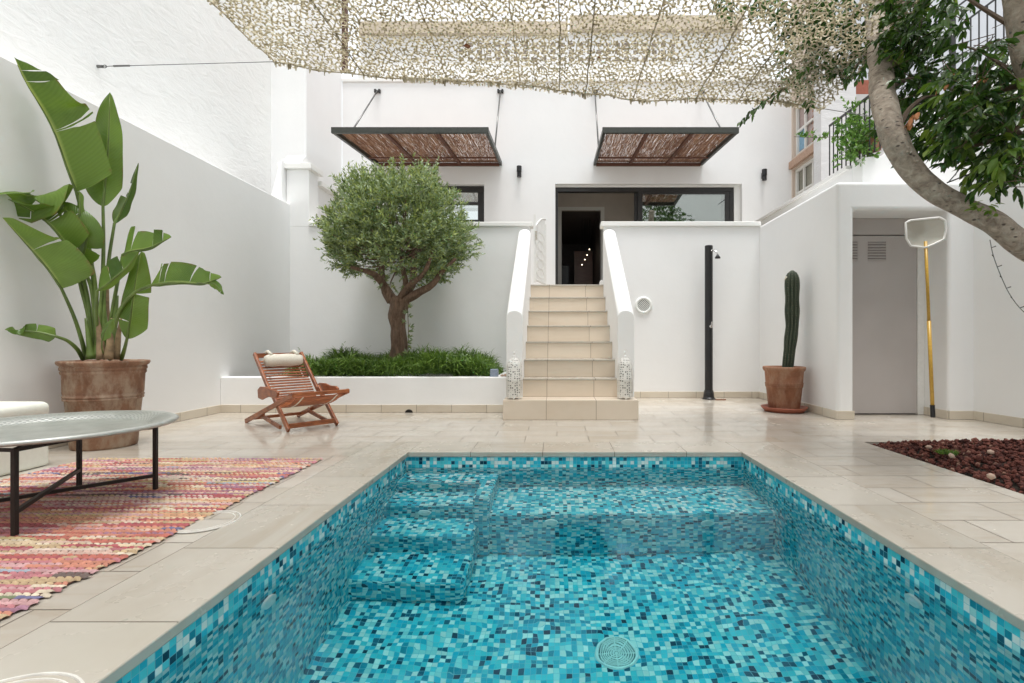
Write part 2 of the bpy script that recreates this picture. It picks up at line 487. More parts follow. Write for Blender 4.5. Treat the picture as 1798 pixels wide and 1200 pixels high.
def netm():
    m = NT('camouflage_net'); p = m.pos()
    rnd = m.n('ShaderNodeNewGeometry').outputs['Random Per Island']
    n = m.noise(p, 1.6, 3, .6)
    f = m.math('ADD', m.math('MULTIPLY', rnd, .6), m.math('MULTIPLY', n, .4))
    cc = m.ramp(f, [(.2, (.30, .27, .20)), (.55, (.48, .44, .34)), (.85, (.68, .64, .55))])
    m.fin(cc, .8)
    tr = m.n('ShaderNodeBsdfTranslucent', {'Color': m.mix(1.0, cc, (1, .95, .82), 'MULTIPLY')})
    mx = m.n('ShaderNodeMixShader', {0: .58, 1: m.b.outputs[0], 2: tr.outputs[0]})
    m.t.links.new(mx.outputs[0], m.out.inputs[0])
    return m.m
M['net'] = netm()

def rugm():
    m = NT('rag_rug'); 
    vc = m.n('ShaderNodeVertexColor', layer_name='Col')
    p = m.pos(); n = m.noise(p, 120, 3, .6)
    cc = m.mix(.5, vc.outputs[0], m.ramp(n, [(.3, (.65, .65, .65)), (.7, (1, 1, 1))]), 'MULTIPLY')
    return m.fin(cc, .9, 0, m.bump(n, .4, .003))
M['rug'] = rugm()

def lavam():
    m = NT('lava_rock'); rnd = m.n('ShaderNodeNewGeometry').outputs['Random Per Island']; p = m.pos()
    n = m.noise(p, 130, 4, .7)
    cc = m.ramp(rnd, [(0, (.040, .010, .008)), (.5, (.105, .027, .018)), (.94, (.17, .055, .038)), (1.0, (.28, .17, .12))])
    return m.fin(cc, .9, 0, m.bump(n, .9, .006))
M['lava'] = lavam()
def glassm():
    m = NT('coated_window_glass'); m.fin((.62, .66, .64), .0, 0, None, IOR=1.5, Transmission_Weight=1.0)
    gl = m.n('ShaderNodeBsdfGlossy', {'Color': (.85, .9, .88, 1), 'Roughness': .01})
    mx = m.n('ShaderNodeMixShader', {0: .33, 1: m.b.outputs[0], 2: gl.outputs[0]}); m.t.links.new(mx.outputs[0], m.out.inputs[0])
    return m.m
M['glass'] = glassm()
def traym():
    m = NT('engraved_aluminium_tray'); p = m.coord()
    sx = m.n('ShaderNodeSeparateXYZ', {0: p})
    r = m.math('SQRT', m.math('ADD', m.math('MULTIPLY', sx.outputs[0], sx.outputs[0]), m.math('MULTIPLY', sx.outputs[1], sx.outputs[1])))
    ang = m.math('ARCTAN2', sx.outputs[1], sx.outputs[0])
    rings = m.math('SINE', m.math('MULTIPLY', r, 420)); dots = m.math('SINE', m.math('MULTIPLY', ang, 90))
    inband = m.math('MULTIPLY', m.math('GREATER_THAN', r, .36), m.math('LESS_THAN', r, .45))
    h = m.math('ADD', m.math('MULTIPLY', m.math('MULTIPLY', rings, dots), inband), m.math('MULTIPLY', m.noise(p, 40, 4), .6))
    n = m.noise(p, 9, 5, .7)
    cc = m.ramp(n, [(.3, (.42, .44, .41)), (.7, (.62, .63, .60))])
    cc = m.mix(m.math('MULTIPLY', m.math('MULTIPLY', m.math('LESS_THAN', m.math('MULTIPLY', rings, dots), -.3), inband), .35), cc, (.12, .12, .12))
    return m.fin(cc, m.n('ShaderNodeMapRange', {0: n, 3: .30, 4: .5}).outputs[0], .55, m.bump(h, .3, .002))
M['tray'] = traym()
def lanternm():
    m = NT('pierced_white_metal'); uv = m.mapping(m.uv(), (44, 44, 1))
    v = m.n('ShaderNodeTexVoronoi', {'Vector': uv, 'Scale': 1.0, 'Randomness': .35}).outputs['Distance']
    hole = m.math('LESS_THAN', v, .30)
    m.fin((.76, .75, .71), .5)
    tr = m.n('ShaderNodeBsdfTransparent')
    mx = m.n('ShaderNodeMixShader', {0: hole, 1: m.b.outputs[0], 2: tr.outputs[0]})
    m.t.links.new(mx.outputs[0], m.out.inputs[0])
    return m.m
M['lantern'] = lanternm()
M['stone_pale'] = plain('pale_pebble', (.50, .36, .28), .7, 0, .15, 20, .3)
M['ground'] = plain('ground_earth', (.25, .22, .18), .95)

# ================================================================== SETTING
PX0, PX1, PY0, PY1 = -1.05, 1.30, -1.3, 3.57          # pool opening
CW = .345                                             # coping width
LX, LY0, LY1 = 2.35, .6, 3.92                         # lava bed
WL, WR = -3.65, 4.12                                  # side walls
YB = 7.0                                              # terrace wall plane
TZ = 1.54                                             # terrace floor
YF = 9.35                                             # house front
g = MB().wall('z', -.30, -.12, -60, 60, -40, 80, [(-1.6, 1.9, -2.0, 4.2)])
tag(g.build('ground', M['ground'], loc=(0, 0, 0)), kind='structure')
b = MB().wall('z', -.10, 0, -6.5, 6.0, -4.2, 7.1, [(PX0 - CW, PX1 + CW - .025, PY0 - CW, PY1 + CW), (LX, WR, LY0, LY1)])
tag(b.build('pool_deck', M['deck'], loc=(0, 0, 0)), kind='structure')

# ---- swimming pool
pool = thing('swimming_pool', 'sunken swimming pool lined with blue glass mosaic in front of the stairs', 'swimming pool', (0.125, 1.1, -1.12))
ZF, ZW = -1.107, -.107
b = MB()
b.open = True
T = .0
b.add([(PX0, PY0, ZF), (PX1, PY0, ZF), (PX1, PY1, ZF), (PX0, PY1, ZF)], [(0, 1, 2, 3)])
b.build('floor', M['mosaic'], pool)
for (x0, y0, x1, y1) in ((PX0, PY1, PX1, PY1), (PX1, PY1, PX1, PY0), (PX1, PY0, PX0, PY0), (PX0, PY0, PX0, PY1)):
    nx, ny = (y1 - y0), -(x1 - x0); L = math.hypot(nx, ny); nx, ny = -nx / L * .1, -ny / L * .1
    b = MB().prism([(x0, y0), (x1, y1), (x1 + nx, y1 + ny), (x0 + nx, y0 + ny)], 'z', ZF, -.032)
    b.build('side_wall', M['mosaic'], pool)
def rbox(x0, x1, y0, y1, z0, z1): return MB().box(x0, x1, y0, y1, z0, z1)
rbox(-.45, PX1 + .04, 3.05, PY1 - .001, ZF + .001, ZW - .444).build('bench', M['mosaic'], pool, bevel=.03, seg=3)
rbox(-.50, -.401, 3.03, PY1 - .001, ZF + .001, ZW - .155).build('partition', M['mosaic'], pool, bevel=.02, seg=3)
for k, (yf, d) in enumerate(((3.36, .16), (3.11, .37), (2.86, .575), (2.58, .785))):
    yb = (PY1 - .001, 3.36, 3.11, 2.86)[k]
    rbox(PX0 - .04, -.45 if k < 2 else -.47, yf, yb + .05, ZF + .001, ZW - d).build('step', M['mosaic'], pool, bevel=.035, seg=3)
# coping: four runs with a small nosing over the water
N = .016
zc0, zc1 = -.032, .004
rbox(PX0 + N, PX1 - N, PY1 - N, PY1 + CW - .004, zc0, zc1).build('coping', M['coping'], pool, bevel=.005)
b = MB().prism([(PX0 + N, PY0), (PX0 + N, PY1 - N - .001), (PX0 + N - .001, PY1 + CW - .004), (PX0 - CW + .004, PY1 + CW - .004), (PX0 - CW + .004, PY0)], 'z', zc0, zc1 - .0005)
b.build('coping', M['coping'], pool, bevel=.005, swap=True)
b = MB().prism([(PX1 - N, PY0), (PX1 + CW - .029, PY0), (PX1 + CW - .029, PY1 + CW - .004), (PX1 - N + .001, PY1 + CW - .004), (PX1 - N, PY1 - N - .001)], 'z', zc0, zc1 - .0005)
b.build('coping', M['coping'], pool, bevel=.005, swap=True)
rbox(PX0 - CW, PX1 + CW, PY0 - CW, PY0 + N, zc0, zc1 + .0005).build('coping', M['coping'], pool, bevel=.005)
def jet(c, axis):
    b = MB(); prof = [(.0, .012), (.012, .014), (.018, .006), (.026, .008), (.032, .012), (.040, .010), (.042, 0.0), (.042, -.01)]
    n = 24
    for (r, h) in prof:
        for k in range(n):
            a = 2 * PI * k / n
            u, v = r * math.cos(a), r * math.sin(a)
            b.v.append({'y': (c[0] + u, c[1] - h, c[2] + v), 'x': (c[0] + h, c[1] + u, c[2] + v), '-x': (c[0] - h, c[1] + u, c[2] + v)}[axis])
    for i in range(len(prof) - 1):
        for k in range(n):
            a, q = i * n + k, i * n + (k + 1) % n
            b.f.append((a, q, q + n, a + n))
    b.build('water_jet', M['white_plastic'], pool, smooth=True)
def upx(px, py, Y):                                    # x,z of an underwater point seen at a pixel, on a plane Y
    t1 = math.hypot(900, px - 978) / (py - 601); s1 = math.sin(math.atan(t1)) / 1.333; t2 = math.tan(math.asin(s1))
    ca = 900 / math.hypot(900, px - 978); Rr = Y / ca; d = (Rr - (CH + .107) * t1) / t2
    return ((px - 978) / 900 * Y, ZW - d)
for (px, py, Y) in ((764, 855, 3.36), (745, 902, 3.11), (968, 918, 3.05), (1103, 918, 3.05), (1243, 920, 3.05)):
    x, z = upx(px, py, Y); jet((x, Y, z), 'y')
jet((PX0, 1.86, -.27), 'x'); jet((PX1, 1.86, -.27), '-x')
# drain grate with concentric slots
dr = MB(); cx, cy, zd = .262, 2.27, ZF
dr.lathe([(.0, .010), (.008, .010), (.008, .004)], cx, cy, 32, zd)
for k in range(7):
    r = .014 + k * .0095
    dr.lathe([(r, .003), (r, .011), (r + .0052, .011), (r + .0052, .003)], cx, cy, 40, zd)
dr.lathe([(.082, .003), (.083, .012), (.093, .011), (.098, .001)], cx, cy, 48, zd)
for k in range(8):
    a = k * PI / 4
    dr.bar((cx + .01 * math.cos(a), cy + .01 * math.sin(a), zd + .0085), (cx + .085 * math.cos(a), cy + .085 * math.sin(a), zd + .0085), .004, .006)
dg = dr.build('drain_grate', M['white_plastic'], pool)
MB().lathe([(.0, .001), (.083, .0012)], cx, cy, 40, zd + .0008).build('drain_recess', plain('drain_dark', (.05, .16, .17), .6), pool)
# water
b = rbox(PX0 - .03, PX1 + .03, PY0 - .03, PY1 + .03, ZF - .02, ZW)
tag(b.build('water', M['water'], loc=(0, 0, 0)), kind='structure')

# ---- round deck lids (ring set in the deck)
def lid(x, y, r, label):
    t = thing('skimmer_lid', label, 'lid', (x, y, 0))
    lm = plain('lid_rim', (.70, .68, .63), .5)
    MB().lathe([(r - .004, 0.002), (r - .0025, .0062), (r + .0025, .0062), (r + .004, .002)], x, y, 48, .0015).build('rim', lm, t)
    MB().lathe([(r - .022, 0.002), (r - .021, .0058), (r - .018, .0058), (r - .017, .002)], x, y, 48, .0015).build('ring', lm, t)
    MB().lathe([(0, .0), (r - .005, .0)], x, y, 48, .0048).build('cover', M['deck'], t)
lid(-1.50, 2.18, .13, 'round white-edged skimmer lid half under the rug edge by the pool')
lid(-1.16, 1.02, .16, 'round skimmer lid let into the stone rim at the lower left corner')

# ================================================================== WALLS
def skirting(parent, x0, x1, y0, y1, h=.085, swap=False):
    rbox(x0, x1, y0, y1, .001, h).build('skirting', M['skirt'], parent, swap=False, bevel=.002)

lw = thing('boundary_wall', 'smooth white boundary wall behind the big potted bird of paradise plant', 'wall', (WL - .4, 2, 0))
rbox(WL - .82, WL, -4.2, YB + .1, 0, 2.65).build('wall_face', M['plaster'], lw, bevel=.012)
skirting(lw, WL, WL + .014, -4.0, 5.6)
nw = thing('neighbour_wall', 'tall rough-rendered white wall rising above the smooth boundary wall', 'wall', (-4.8, 2, 0))
rbox(-5.2, -4.47, -4.2, 8.0, 0, 7.2).build('wall_face', M['plaster_rough'], nw)
sw = thing('side_wall', 'white pier and side wall left of the house terrace', 'wall', (-4.2, 8.6, 0))
rbox(-5.2, -3.92, 8.001, 9.35, 0, 7.6).build('wall_face', M['plaster'], sw, bevel=.03, seg=3)
# small column with cap + sloping parapet on terrace left
tc = thing('terrace_pillar', 'square white pillar with a moulded cap at the left end of the terrace', 'pillar', (-3.54, 7.1, 2.39))
rbox(-3.70, -3.39, 6.999, 7.27, 2.3405, 3.12).build('shaft', M['plaster'], tc, bevel=.006)
rbox(-3.80, -3.34, 6.95, 7.33, 3.121, 3.20).build('cap', M['cap'], tc, bevel=.008)
b = MB().prism([(6.97, 3.201), (7.31, 3.201), (7.14, 3.36)], 'x', -3.76, -3.5)
b.build('ridge', M['plaster'], tc)
tp = thing('side_parapet', 'white parapet wall running back from the terrace pillar behind the olive tree', 'wall', (-3.5, 8.3, TZ))
rbox(-3.60, -3.44, 7.34, 9.34, TZ, 3.0).build('wall_face', M['plaster'], tp)
rbox(-3.64, -3.37, 7.335, 9.34, 3.001, 3.07).build('coping', M['cap'], tp, bevel=.006)
# curved buttress shape at the end of boundary wall
b = MB().prism([(-3.705, 2.651), (-3.705, 3.26), (-3.76, 3.14), (-3.82, 2.9), (-3.88, 2.651)], 'y', 6.9, 7.1)
tag(b.build('wall_shoulder', M['plaster'], bevel=.03), 'white sloping shoulder of plaster on top of the boundary wall end', 'wall')

# terrace retaining walls
def twall(x0, x1, label):
    t = thing('terrace_wall', label, 'wall', ((x0 + x1) / 2, YB, 0))
    rbox(x0, x1, YB, YB + .14, 0, 2.34).build('wall_face', M['plaster'], t)
    return t
t1 = twall(WL, -.365, 'white terrace wall behind the olive tree, left of the stairs')
rbox(-3.385, -.33, YB - .03, YB + .17, 2.341, 2.40).build('coping', M['cap'], t1, bevel=.008)
t2 = twall(.64, 2.77, 'white terrace wall behind the black shower, right of the stairs')
rbox(.60, 2.78, YB - .035, YB + .17, 2.341, 2.405).build('coping', M['cap'], t2, bevel=.008)
skirting(t2, .80, 2.77, YB - .014, YB)
b = rbox(WL, 4.28, YB + .141, 9.349, TZ - .15, TZ)
tag(b.build('terrace_floor', M['deck']), kind='structure')

# ---- staircase
st = thing('staircase', 'beige tiled staircase with rounded white side walls climbing to the door', 'staircase', (.135, 5.9, 0))
RH, TR = .1925, .2785
s0 = 5.02
rbox(-.53, .80, s0, s0 + .32, .0005, RH).build('step', M['step_tile'], st, bevel=.003)
for k in range(1, 8):
    y0 = s0 + .275 + (k - 1) * .2725
    y1 = (s0 + .275 + k * .2725) if k < 7 else YB + .14
    if k == 1: y0 = s0 + .3205
    rbox(-.355, .628, y0 + (.001 if k > 1 else 0), y1, 0.0, RH * (k + 1) - .02).build('step', M['step_tile'], st)
    b = rbox(-.355, .628, y0 - .012, y1 + .0, RH * (k + 1) - .0195, RH * (k + 1))
    b.build('tread', M['coping'], st, bevel=.004)
def rail(x0, x1):
    b = MB(); xc, r = (x0 + x1) / 2, (x1 - x0) / 2
    n = 10
    sec = []
    for (y, z) in ((5.30, 1.02), (6.99, 2.235)):
        ring = [(x0, y, .0), (x0, y, z)] + [(xc - r * math.cos(a), y, z + r * .85 * math.sin(a)) for a in [PI * k / n for k in range(1, n)]] + [(x1, y, z), (x1, y, 0.0)]
        sec.append(ring)
    m = len(sec[0])
    b.add(sec[0] + sec[1], [tuple(range(m)), tuple(range(2 * m - 1, m - 1, -1))] + [(i, i + m, (i + 1) % m + m, (i + 1) % m) for i in range(m)])
    b.build('side_wall', M['plaster'], st, bevel=.006)
rail(-.525, -.356); rail(.629, .80)
rbox(.595, .639, 6.985, 7.20, TZ, TZ + .07).build('kerb', M['plaster'], st, bevel=.01)

# ---- planter
pl = thing('planter_wall', 'low white planter wall holding the olive tree and ground cover', 'planter', (-2.1, 5.6, 0))
rbox(WL, -.531, 5.55, 5.70, 0, .385).build('wall_face', M['plaster'], pl, bevel=.012, seg=3)
rbox(-.68, -.531, 5.701, YB, 0, .384).build('wall_face', M['plaster'], pl, bevel=.012)
rbox(WL, -.535, 5.536, 5.55, .001, .085).build('skirting', M['skirt'], pl, bevel=.002)
b = rbox(WL, -.681, 5.701, YB, .02, .30)
b.build('soil', M['soil'], pl)
drn = MB()
for k in range(13):
    a = PI * k / 12
    drn.v += [(-1.60 + .042 * math.cos(a), 5.532, .002 + .034 * math.sin(a)), (-1.60 + .042 * math.cos(a), 5.537, .002 + .034 * math.sin(a))]
drn.f.append(tuple(range(0, 26, 2))); drn.f.append(tuple(range(25, 0, -2)))
for k in range(12): drn.f.append((2 * k, 2 * k + 1, 2 * k + 3, 2 * k + 2))
drn.build('drain_hole', plain('hole_dark', (.015, .012, .01), .9), pl)

# ---- right annex (storage cupboard)
AX0, AX1, AY0, AY1, AZ = 2.77, WR + .06, 5.06, 7.14, 2.35
ax = thing('storage_shed', 'white plastered storage shed with a recessed taupe door by the right wall', 'shed', (3.4, 6.0, 0))
b = MB().wall('y', AY0, AY1, AX0, AX1, 0, AZ, [(2.935, 3.87, -.01, 2.07)])
b.build('walls', M['plaster'], ax, bevel=.035, seg=4)
rbox(2.90, 3.90, AY0 + .40, AY0 + .45, 0, 2.10).build('back_panel', M['interior_dark'], ax)
skirting(ax, AX0 - .014, AX0 - .0005, AY0 - .014, AY1 - .15)
skirting(ax, AX0, 2.935, AY0 - .014, AY0 - .0005)
skirting(ax, 3.87, WR - .01, AY0 - .014, AY0 - .0005)
rbox(3.856, 3.869, AY0, AY0 + .345, .001, .085).build('skirting', M['skirt'], ax)
dY = 5.395
dw = rbox(2.937, 3.868, dY + .002, dY + .03, 1.895, 2.068).build('lintel_panel', M['door_grey'], ax)
rbox(3.795, 3.869, dY - .012, dY + .028, .001, 1.894).build('door_frame', M['white_paint'], ax, bevel=.004)
dd = rbox(2.937, 3.793, dY, dY + .03, .012, 1.885).build('door', M['door_grey'], ax, bevel=.003)
for xv in (2.975, 3.275):
    v = MB()
    for k in range(7):
        z = 1.62 + k * .029
        v.prism([(dY - .010, z), (dY - .001, z + .014), (dY - .001, z + .019), (dY - .012, z + .004)], 'x', xv, xv + .19)
    v.build('vent', M['door_grey'], dd)
    v = MB()
    for k in range(7):
        z = 1.62 + k * .029
        v.box(xv, xv + .19, dY - .0015, dY - .0003, z + .019, z + .027)
    v.build('vent_slot', M['interior_dark'], dd)

# ---- right boundary wall
rw = thing('boundary_wall', 'plain white boundary wall at the right edge behind the lava gravel bed', 'wall', (WR + .2, 2, 0))
b = MB().prism([(WR, 5.10), (WR, 5.05), (WR + .08, 4.2), (WR + .08, -4.2), (WR + .4, -4.2), (WR + .4, 5.10)], 'z', 0, 2.98)
b.build('wall_face', M['plaster'], rw, bevel=.01)
b = MB().prism([(WR - .014, 5.045), (WR + .066, 4.2), (WR + .066, -1), (WR + .08, -1), (WR + .08, 4.2), (WR, 5.045)], 'z', .001, .085)
b.build('skirting', M['skirt'], rw)
# wall behind camera (added for bounce light, closes the patio, seen only in reflections)
bw = thing('back_wall', 'unseen white wall added for bounce light, closing the patio behind the viewer', 'wall', (0, -4.3, 0))
rbox(-4.4, 4.6, -4.5, -4.2, 0, 2.9).build('wall_face', M['plaster'], bw)

# ================================================================== HOUSE
hs = thing('house', 'white house front with a sliding door, a window and a setback upper floor', 'house', (0, YF, TZ))
WX0, WX1, WZ0, WZ1 = -3.1, -1.33, 2.95, 3.64
DX0, DX1, DZ1 = -.03, 3.38, 3.65
b = MB().wall('y', YF, YF + .30, -3.919, 4.28, TZ, 5.50, [(WX0, WX1, WZ0, WZ1), (DX0, DX1, TZ - .01, DZ1)])
b.build('front_wall', M['plaster'], hs)
rbox(-3.919, 4.29, YF - .03, YF + .32, 5.501, 5.56).build('parapet_coping', M['cap'], hs, bevel=.01)
# window
fy0, fy1 = YF + .10, YF + .16
wf = MB()
wf.box(WX0 + .001, WX1 - .001, fy0, fy1, WZ1 - .11, WZ1 - .001)
wf.box(WX0 + .001, WX1 - .001, fy0, fy1, WZ0 + .001, WZ0 + .07)
wf.box(WX1 - .13, WX1 - .001, fy0, fy1, WZ0 + .071, WZ1 - .111)
wf.box(WX0 + .001, WX0 + .12, fy0, fy1, WZ0 + .071, WZ1 - .111)
wf.box(-2.28, -2.16, fy0, fy1, WZ0 + .071, WZ1 - .111)
wn = wf.build('window', M['dark_frame'], hs, bevel=.004)
rbox(-2.159, WX1 - .131, fy0 + .005, fy1 - .005, 3.30, 3.345).build('transom', M['dark_frame'], wn)
rbox(WX0 + .02, WX1 - .131, fy0 + .025, fy0 + .031, WZ0 + .05, WZ1 - .1).build('pane', M['glass'], wn)
rbox(WX0 - .02, WX1 + .03, YF - .03, YF + .1, WZ0 - .035, WZ0 - .001).build('sill', M['cap'], hs)
# sliding door: head, left/right jambs, two leaves parked right
dy = YF + .12
df = MB()
df.box(DX0 + .001, 3.27, dy, dy + .12, DZ1 - .105, DZ1 - .03)
df.box(DX0 + .001, DX0 + .05, dy, dy + .12, TZ + .001, DZ1 - .106)
df.box(3.20, 3.27, dy, dy + .12, TZ + .001, DZ1 - .106)
df.box(DX0 + .001, 3.27, dy, dy + .12, TZ, TZ + .02)
sd = df.build('sliding_door', M['dark_frame'], hs, bevel=.003)
rbox(3.271, DX1 - .001, dy - .02, dy + .16, TZ, DZ1 - .001).build('reveal', M['cap'], hs)
rbox(DX0 + .001, 3.27, dy - .02, dy + .16, DZ1 - .029, DZ1 - .001).build('reveal', M['cap'], hs)
def leafpanel(x0, x1, y):
    f = MB()
    f.box(x0, x0 + .085, y, y + .04, TZ + .02, DZ1 - .107); f.box(x1 - .085, x1, y, y + .04, TZ + .02, DZ1 - .107)
    f.box(x0 + .086, x1 - .086, y, y + .04, TZ + .02, TZ + .10); f.box(x0 + .086, x1 - .086, y, y + .04, DZ1 - .15, DZ1 - .107)
    q = f.build('door_leaf', M['dark_frame'], sd, bevel=.003)
    rbox(x0 + .08, x1 - .08, y + .017, y + .023, TZ + .09, DZ1 - .14).build('pane', M['glass'], sd)
leafpanel(1.50, 3.198, dy + .005)
leafpanel(1.44, 3.15, dy + .065)
# room behind the door
rm = MB(); rm.open = True
RX0, RX1, RY1, RZ1 = -1.2, 4.2, 11.0, 3.95
rm.wall('y', RY1, RY1 + .15, RX0, RX1, TZ, RZ1, [(.03, .98, TZ - .01, 3.60)])
rm.box(RX0 - .1, RX0, YF + .301, RY1, TZ, RZ1); rm.box(RX1, RX1 + .1, YF + .301, RY1, TZ, RZ1)
rm.build('room_walls', M['interior_wall'], hs)
rbox(RX0, RX1, YF + .301, RY1 + .14, RZ1 + .001, RZ1 + .1).build('room_ceiling', M['plaster'], hs)
rbox(RX0, RX1, YF + .301, 15.5, TZ - .1, TZ - .002).build('room_floor', M['interior_floor'], hs)
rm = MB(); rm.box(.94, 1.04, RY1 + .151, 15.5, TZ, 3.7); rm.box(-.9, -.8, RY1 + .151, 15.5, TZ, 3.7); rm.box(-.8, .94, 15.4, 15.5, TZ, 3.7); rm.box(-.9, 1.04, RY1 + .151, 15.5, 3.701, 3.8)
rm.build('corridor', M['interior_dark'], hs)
rbox(.02, .10, RY1 - .012, RY1 - .001, TZ, 3.66).build('door_casing', M['trim'], hs)
rbox(.94, 1.02, RY1 - .012, RY1 - .001, TZ, 3.66).build('door_casing', M['trim'], hs)
rbox(.101, .939, RY1 - .012, RY1 - .001, 3.585, 3.66).build('door_casing', M['trim'], hs)
rbox(.45, .92, 13.2, 13.25, TZ, 3.1).build('brown_door', M['brown_panel'], hs)
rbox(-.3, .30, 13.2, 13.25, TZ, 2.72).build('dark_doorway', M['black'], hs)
# small ceiling lamps glowing inside
em = NT('warm_bulb'); e = em.n('ShaderNodeEmission', {'Color': (1, .85, .6, 1), 'Strength': 6.0}); em.t.links.new(e.outputs[0], em.out.inputs[0])
for i, (px, py) in enumerate(((1035, 439), (1031, 449), (1027, 457), (1022, 466))):
    p = P(px, py, 12.2)
    t = thing('pendant_lamp', ('highest', 'second highest', 'third highest', 'lowest')[i] + ' of four tiny glowing lamps hanging in the dark hallway', 'lamp', p, 0, 'small lamps hanging in the hallway')
    MB().lathe([(0, -.011), (.008, -.008), (.011, 0), (.008, .008), (0, .011)], p.x, p.y, 12, p.z).build('bulb', em.m, t, smooth=True)
    MB().tube([(p.x, p.y, p.z + .016), (p.x, p.y, 3.699)], .003, 6).build('cord', M['black'], t)

# upper setback floor with cornice and breeze blocks
UY = 12.0
up = thing('upper_storey', 'white upper storey with a beige cornice seen through the net', 'building', (0, UY, 4.0))
rbox(-4.6, 4.25, UY, UY + .3, 3.9, 8.0).build('wall_face', M['plaster'], up)
rbox(-4.6, .25, UY - .12, UY + .3, 7.93, 8.20).build('cornice', plain('beige_cornice', (.56, .48, .38), .8), up)
rbox(.3, 4.3, UY - .16, UY + .3, 8.0, 8.32).build('cornice', plain('beige_cornice_right', (.56, .48, .38), .8), up)
lat = MB().wall('y', UY - .03, UY - .003, -2.35, 2.95, 6.94, 7.86, [(-2.3 + i * .215, -2.18 + i * .215, 6.98 + j * .17, 7.08 + j * .17) for i in range(24) for j in range(5)])
lat.build('breeze_block_screen', M['plaster'], up)
rbox(-2.34, 2.94, UY - .0028, UY - .001, 6.95, 7.85).build('screen_backing', plain('block_hollow', (.30, .25, .20), .9), up)
for k in range(7):
    x = -2.05 + k * .165
    rbox(x, x + .085, 10.03, 10.045, 5.90, 5.945).build('vent_slot', M['interior_dark'], hs)
rbox(-3.9, 4.2, 10.046, 10.3, 5.0, 6.2).build('roof_parapet', M['plaster'], hs)
# brown eave at left
ev = MB().prism([(-4.55, 9.2), (-3.93, 5.72), (-3.86, 5.72), (-3.86, 9.2)], 'y', 9.36, 9.46)
tag(ev.build('timber_screen', plain('dark_brown_timber', (.10, .05, .035), .8)), 'dark brown timber screen on the house corner seen through the net', 'screen')

# ---- awnings
def awning(name, x0, x1, label, rods):
    yo, zo, zi = 7.50, 3.86, 4.02
    t = thing('reed_awning', label, 'awning', ((x0 + x1) / 2, YF, zi), 0, 'reed awnings on steel frames')
    f = MB()
    f.bar((x0, yo, zo), (x1, yo, zo), .05, .085).build('front_beam', M['awning_metal'], t, bevel=.003)
    def zz(y): return zi + (zo - zi) * (YF - y) / (YF - yo)
    for x in (x0 + .025, x1 - .025):
        MB().bar((x, yo + .026, zo), (x, YF - .001, zi), .045, .075).build('side_beam', M['awning_metal'], t, bevel=.003)
    for q in (1, 2):
        x = x0 + (x1 - x0) * q / 3
        MB().bar((x, yo + .026, zo - .018), (x, YF - .05, zi - .018), .05, .035).build('lath', M['awning_lath'], t)
    MB().bar((x0 + .05, 8.85, zz(8.85) - .03), (x1 - .05, 8.85, zz(8.85) - .03), .035, .02).build('lath', M['awning_lath'], t)
    MB().bar((x0 + .05, YF - .03, zi - .03), (x1 - .05, YF - .03, zi - .03), .05, .05).build('lath', M['awning_lath'], t)
    r = MB(); r.open = True
    rr = random.Random(len(name))
    nst = int((x1 - x0 - .1) / .0021)
    for i in range(nst):
        x = x0 + .05 + (x1 - x0 - .1) * i / nst
        ya = yo + .05
        while ya < YF - .04:
            yb = min(YF - .02, ya + rr.uniform(.35, .9))
            dx = rr.gauss(0, .010); dz = rr.uniform(-.008, .012); wd = rr.uniform(.0022, .0042)
            za, zb = zz(ya) + .026 + dz, zz(yb) + .026 + dz + rr.uniform(-.008, .008)
            xm = x + dx * .5 + rr.uniform(-.008, .008); ym = (ya + yb) / 2; zm = (za + zb) / 2
            r.add([(x - wd / 2, ya, za), (x + wd / 2, ya, za), (x, ya, za - .004), (xm - wd / 2, ym, zm), (xm + wd / 2, ym, zm), (xm, ym, zm - .004),
                   (x + dx - wd / 2, yb, zb), (x + dx + wd / 2, yb, zb), (x + dx, yb, zb - .004)],
                  [(0, 2, 5, 3), (2, 1, 4, 5), (1, 0, 3, 4), (3, 5, 8, 6), (5, 4, 7, 8), (4, 3, 6, 7)])
            ya = yb - rr.uniform(0, .1)
    r.build('reed_mat', M['reed'], t)
    for (x, y) in rods:
        MB().tube([(x, YF - .03, 5.33), (x, y, zz(y) + .05)], .013, 8).build('support_rod', M['rod_metal'], t, smooth=True)
        b = MB().box(x - .055, x - .02, YF - .05, YF, 5.30, 5.36); b.box(x + .02, x + .055, YF - .05, YF, 5.30, 5.36); b.box(x - .02, x + .02, YF - .035, YF, 5.315, 5.345)
        b.build('bracket', M['dark_frame'], t, bevel=.003)
awning('a', -3.30, -1.0, 'brown reed awning on a dark metal frame above the olive tree', ((-3.27, 8.0), (-1.03, 8.5)))
awning('bb', .665, 2.66, 'brown reed awning on a dark metal frame above the sliding door', ((.69, 8.5), (2.63, 8.0)))

# ---- sconces
def sconce(x, z, label):
    t = thing('wall_lamp', label, 'wall lamp', (x, YF, z), 0, 'black cylinder wall lamps')
    rbox(x - .03, x + .03, YF - .02, YF, z - .05, z + .05).build('back_plate', M['black'], t)
    MB().tube([(x, YF - .07, z - .10), (x, YF - .07, z - .02)], .04, 16).build('shade', M['black'], t, bevel=.004)
    MB().tube([(x, YF - .07, z - .012), (x, YF - .07, z + .10)], .045, 16).build('shade', M['black'], t, bevel=.004)
sconce(-.685, 3.85, 'black cylinder wall lamp between the reed awnings')
sconce(3.76, 3.79, 'black cylinder wall lamp right of the sliding door')

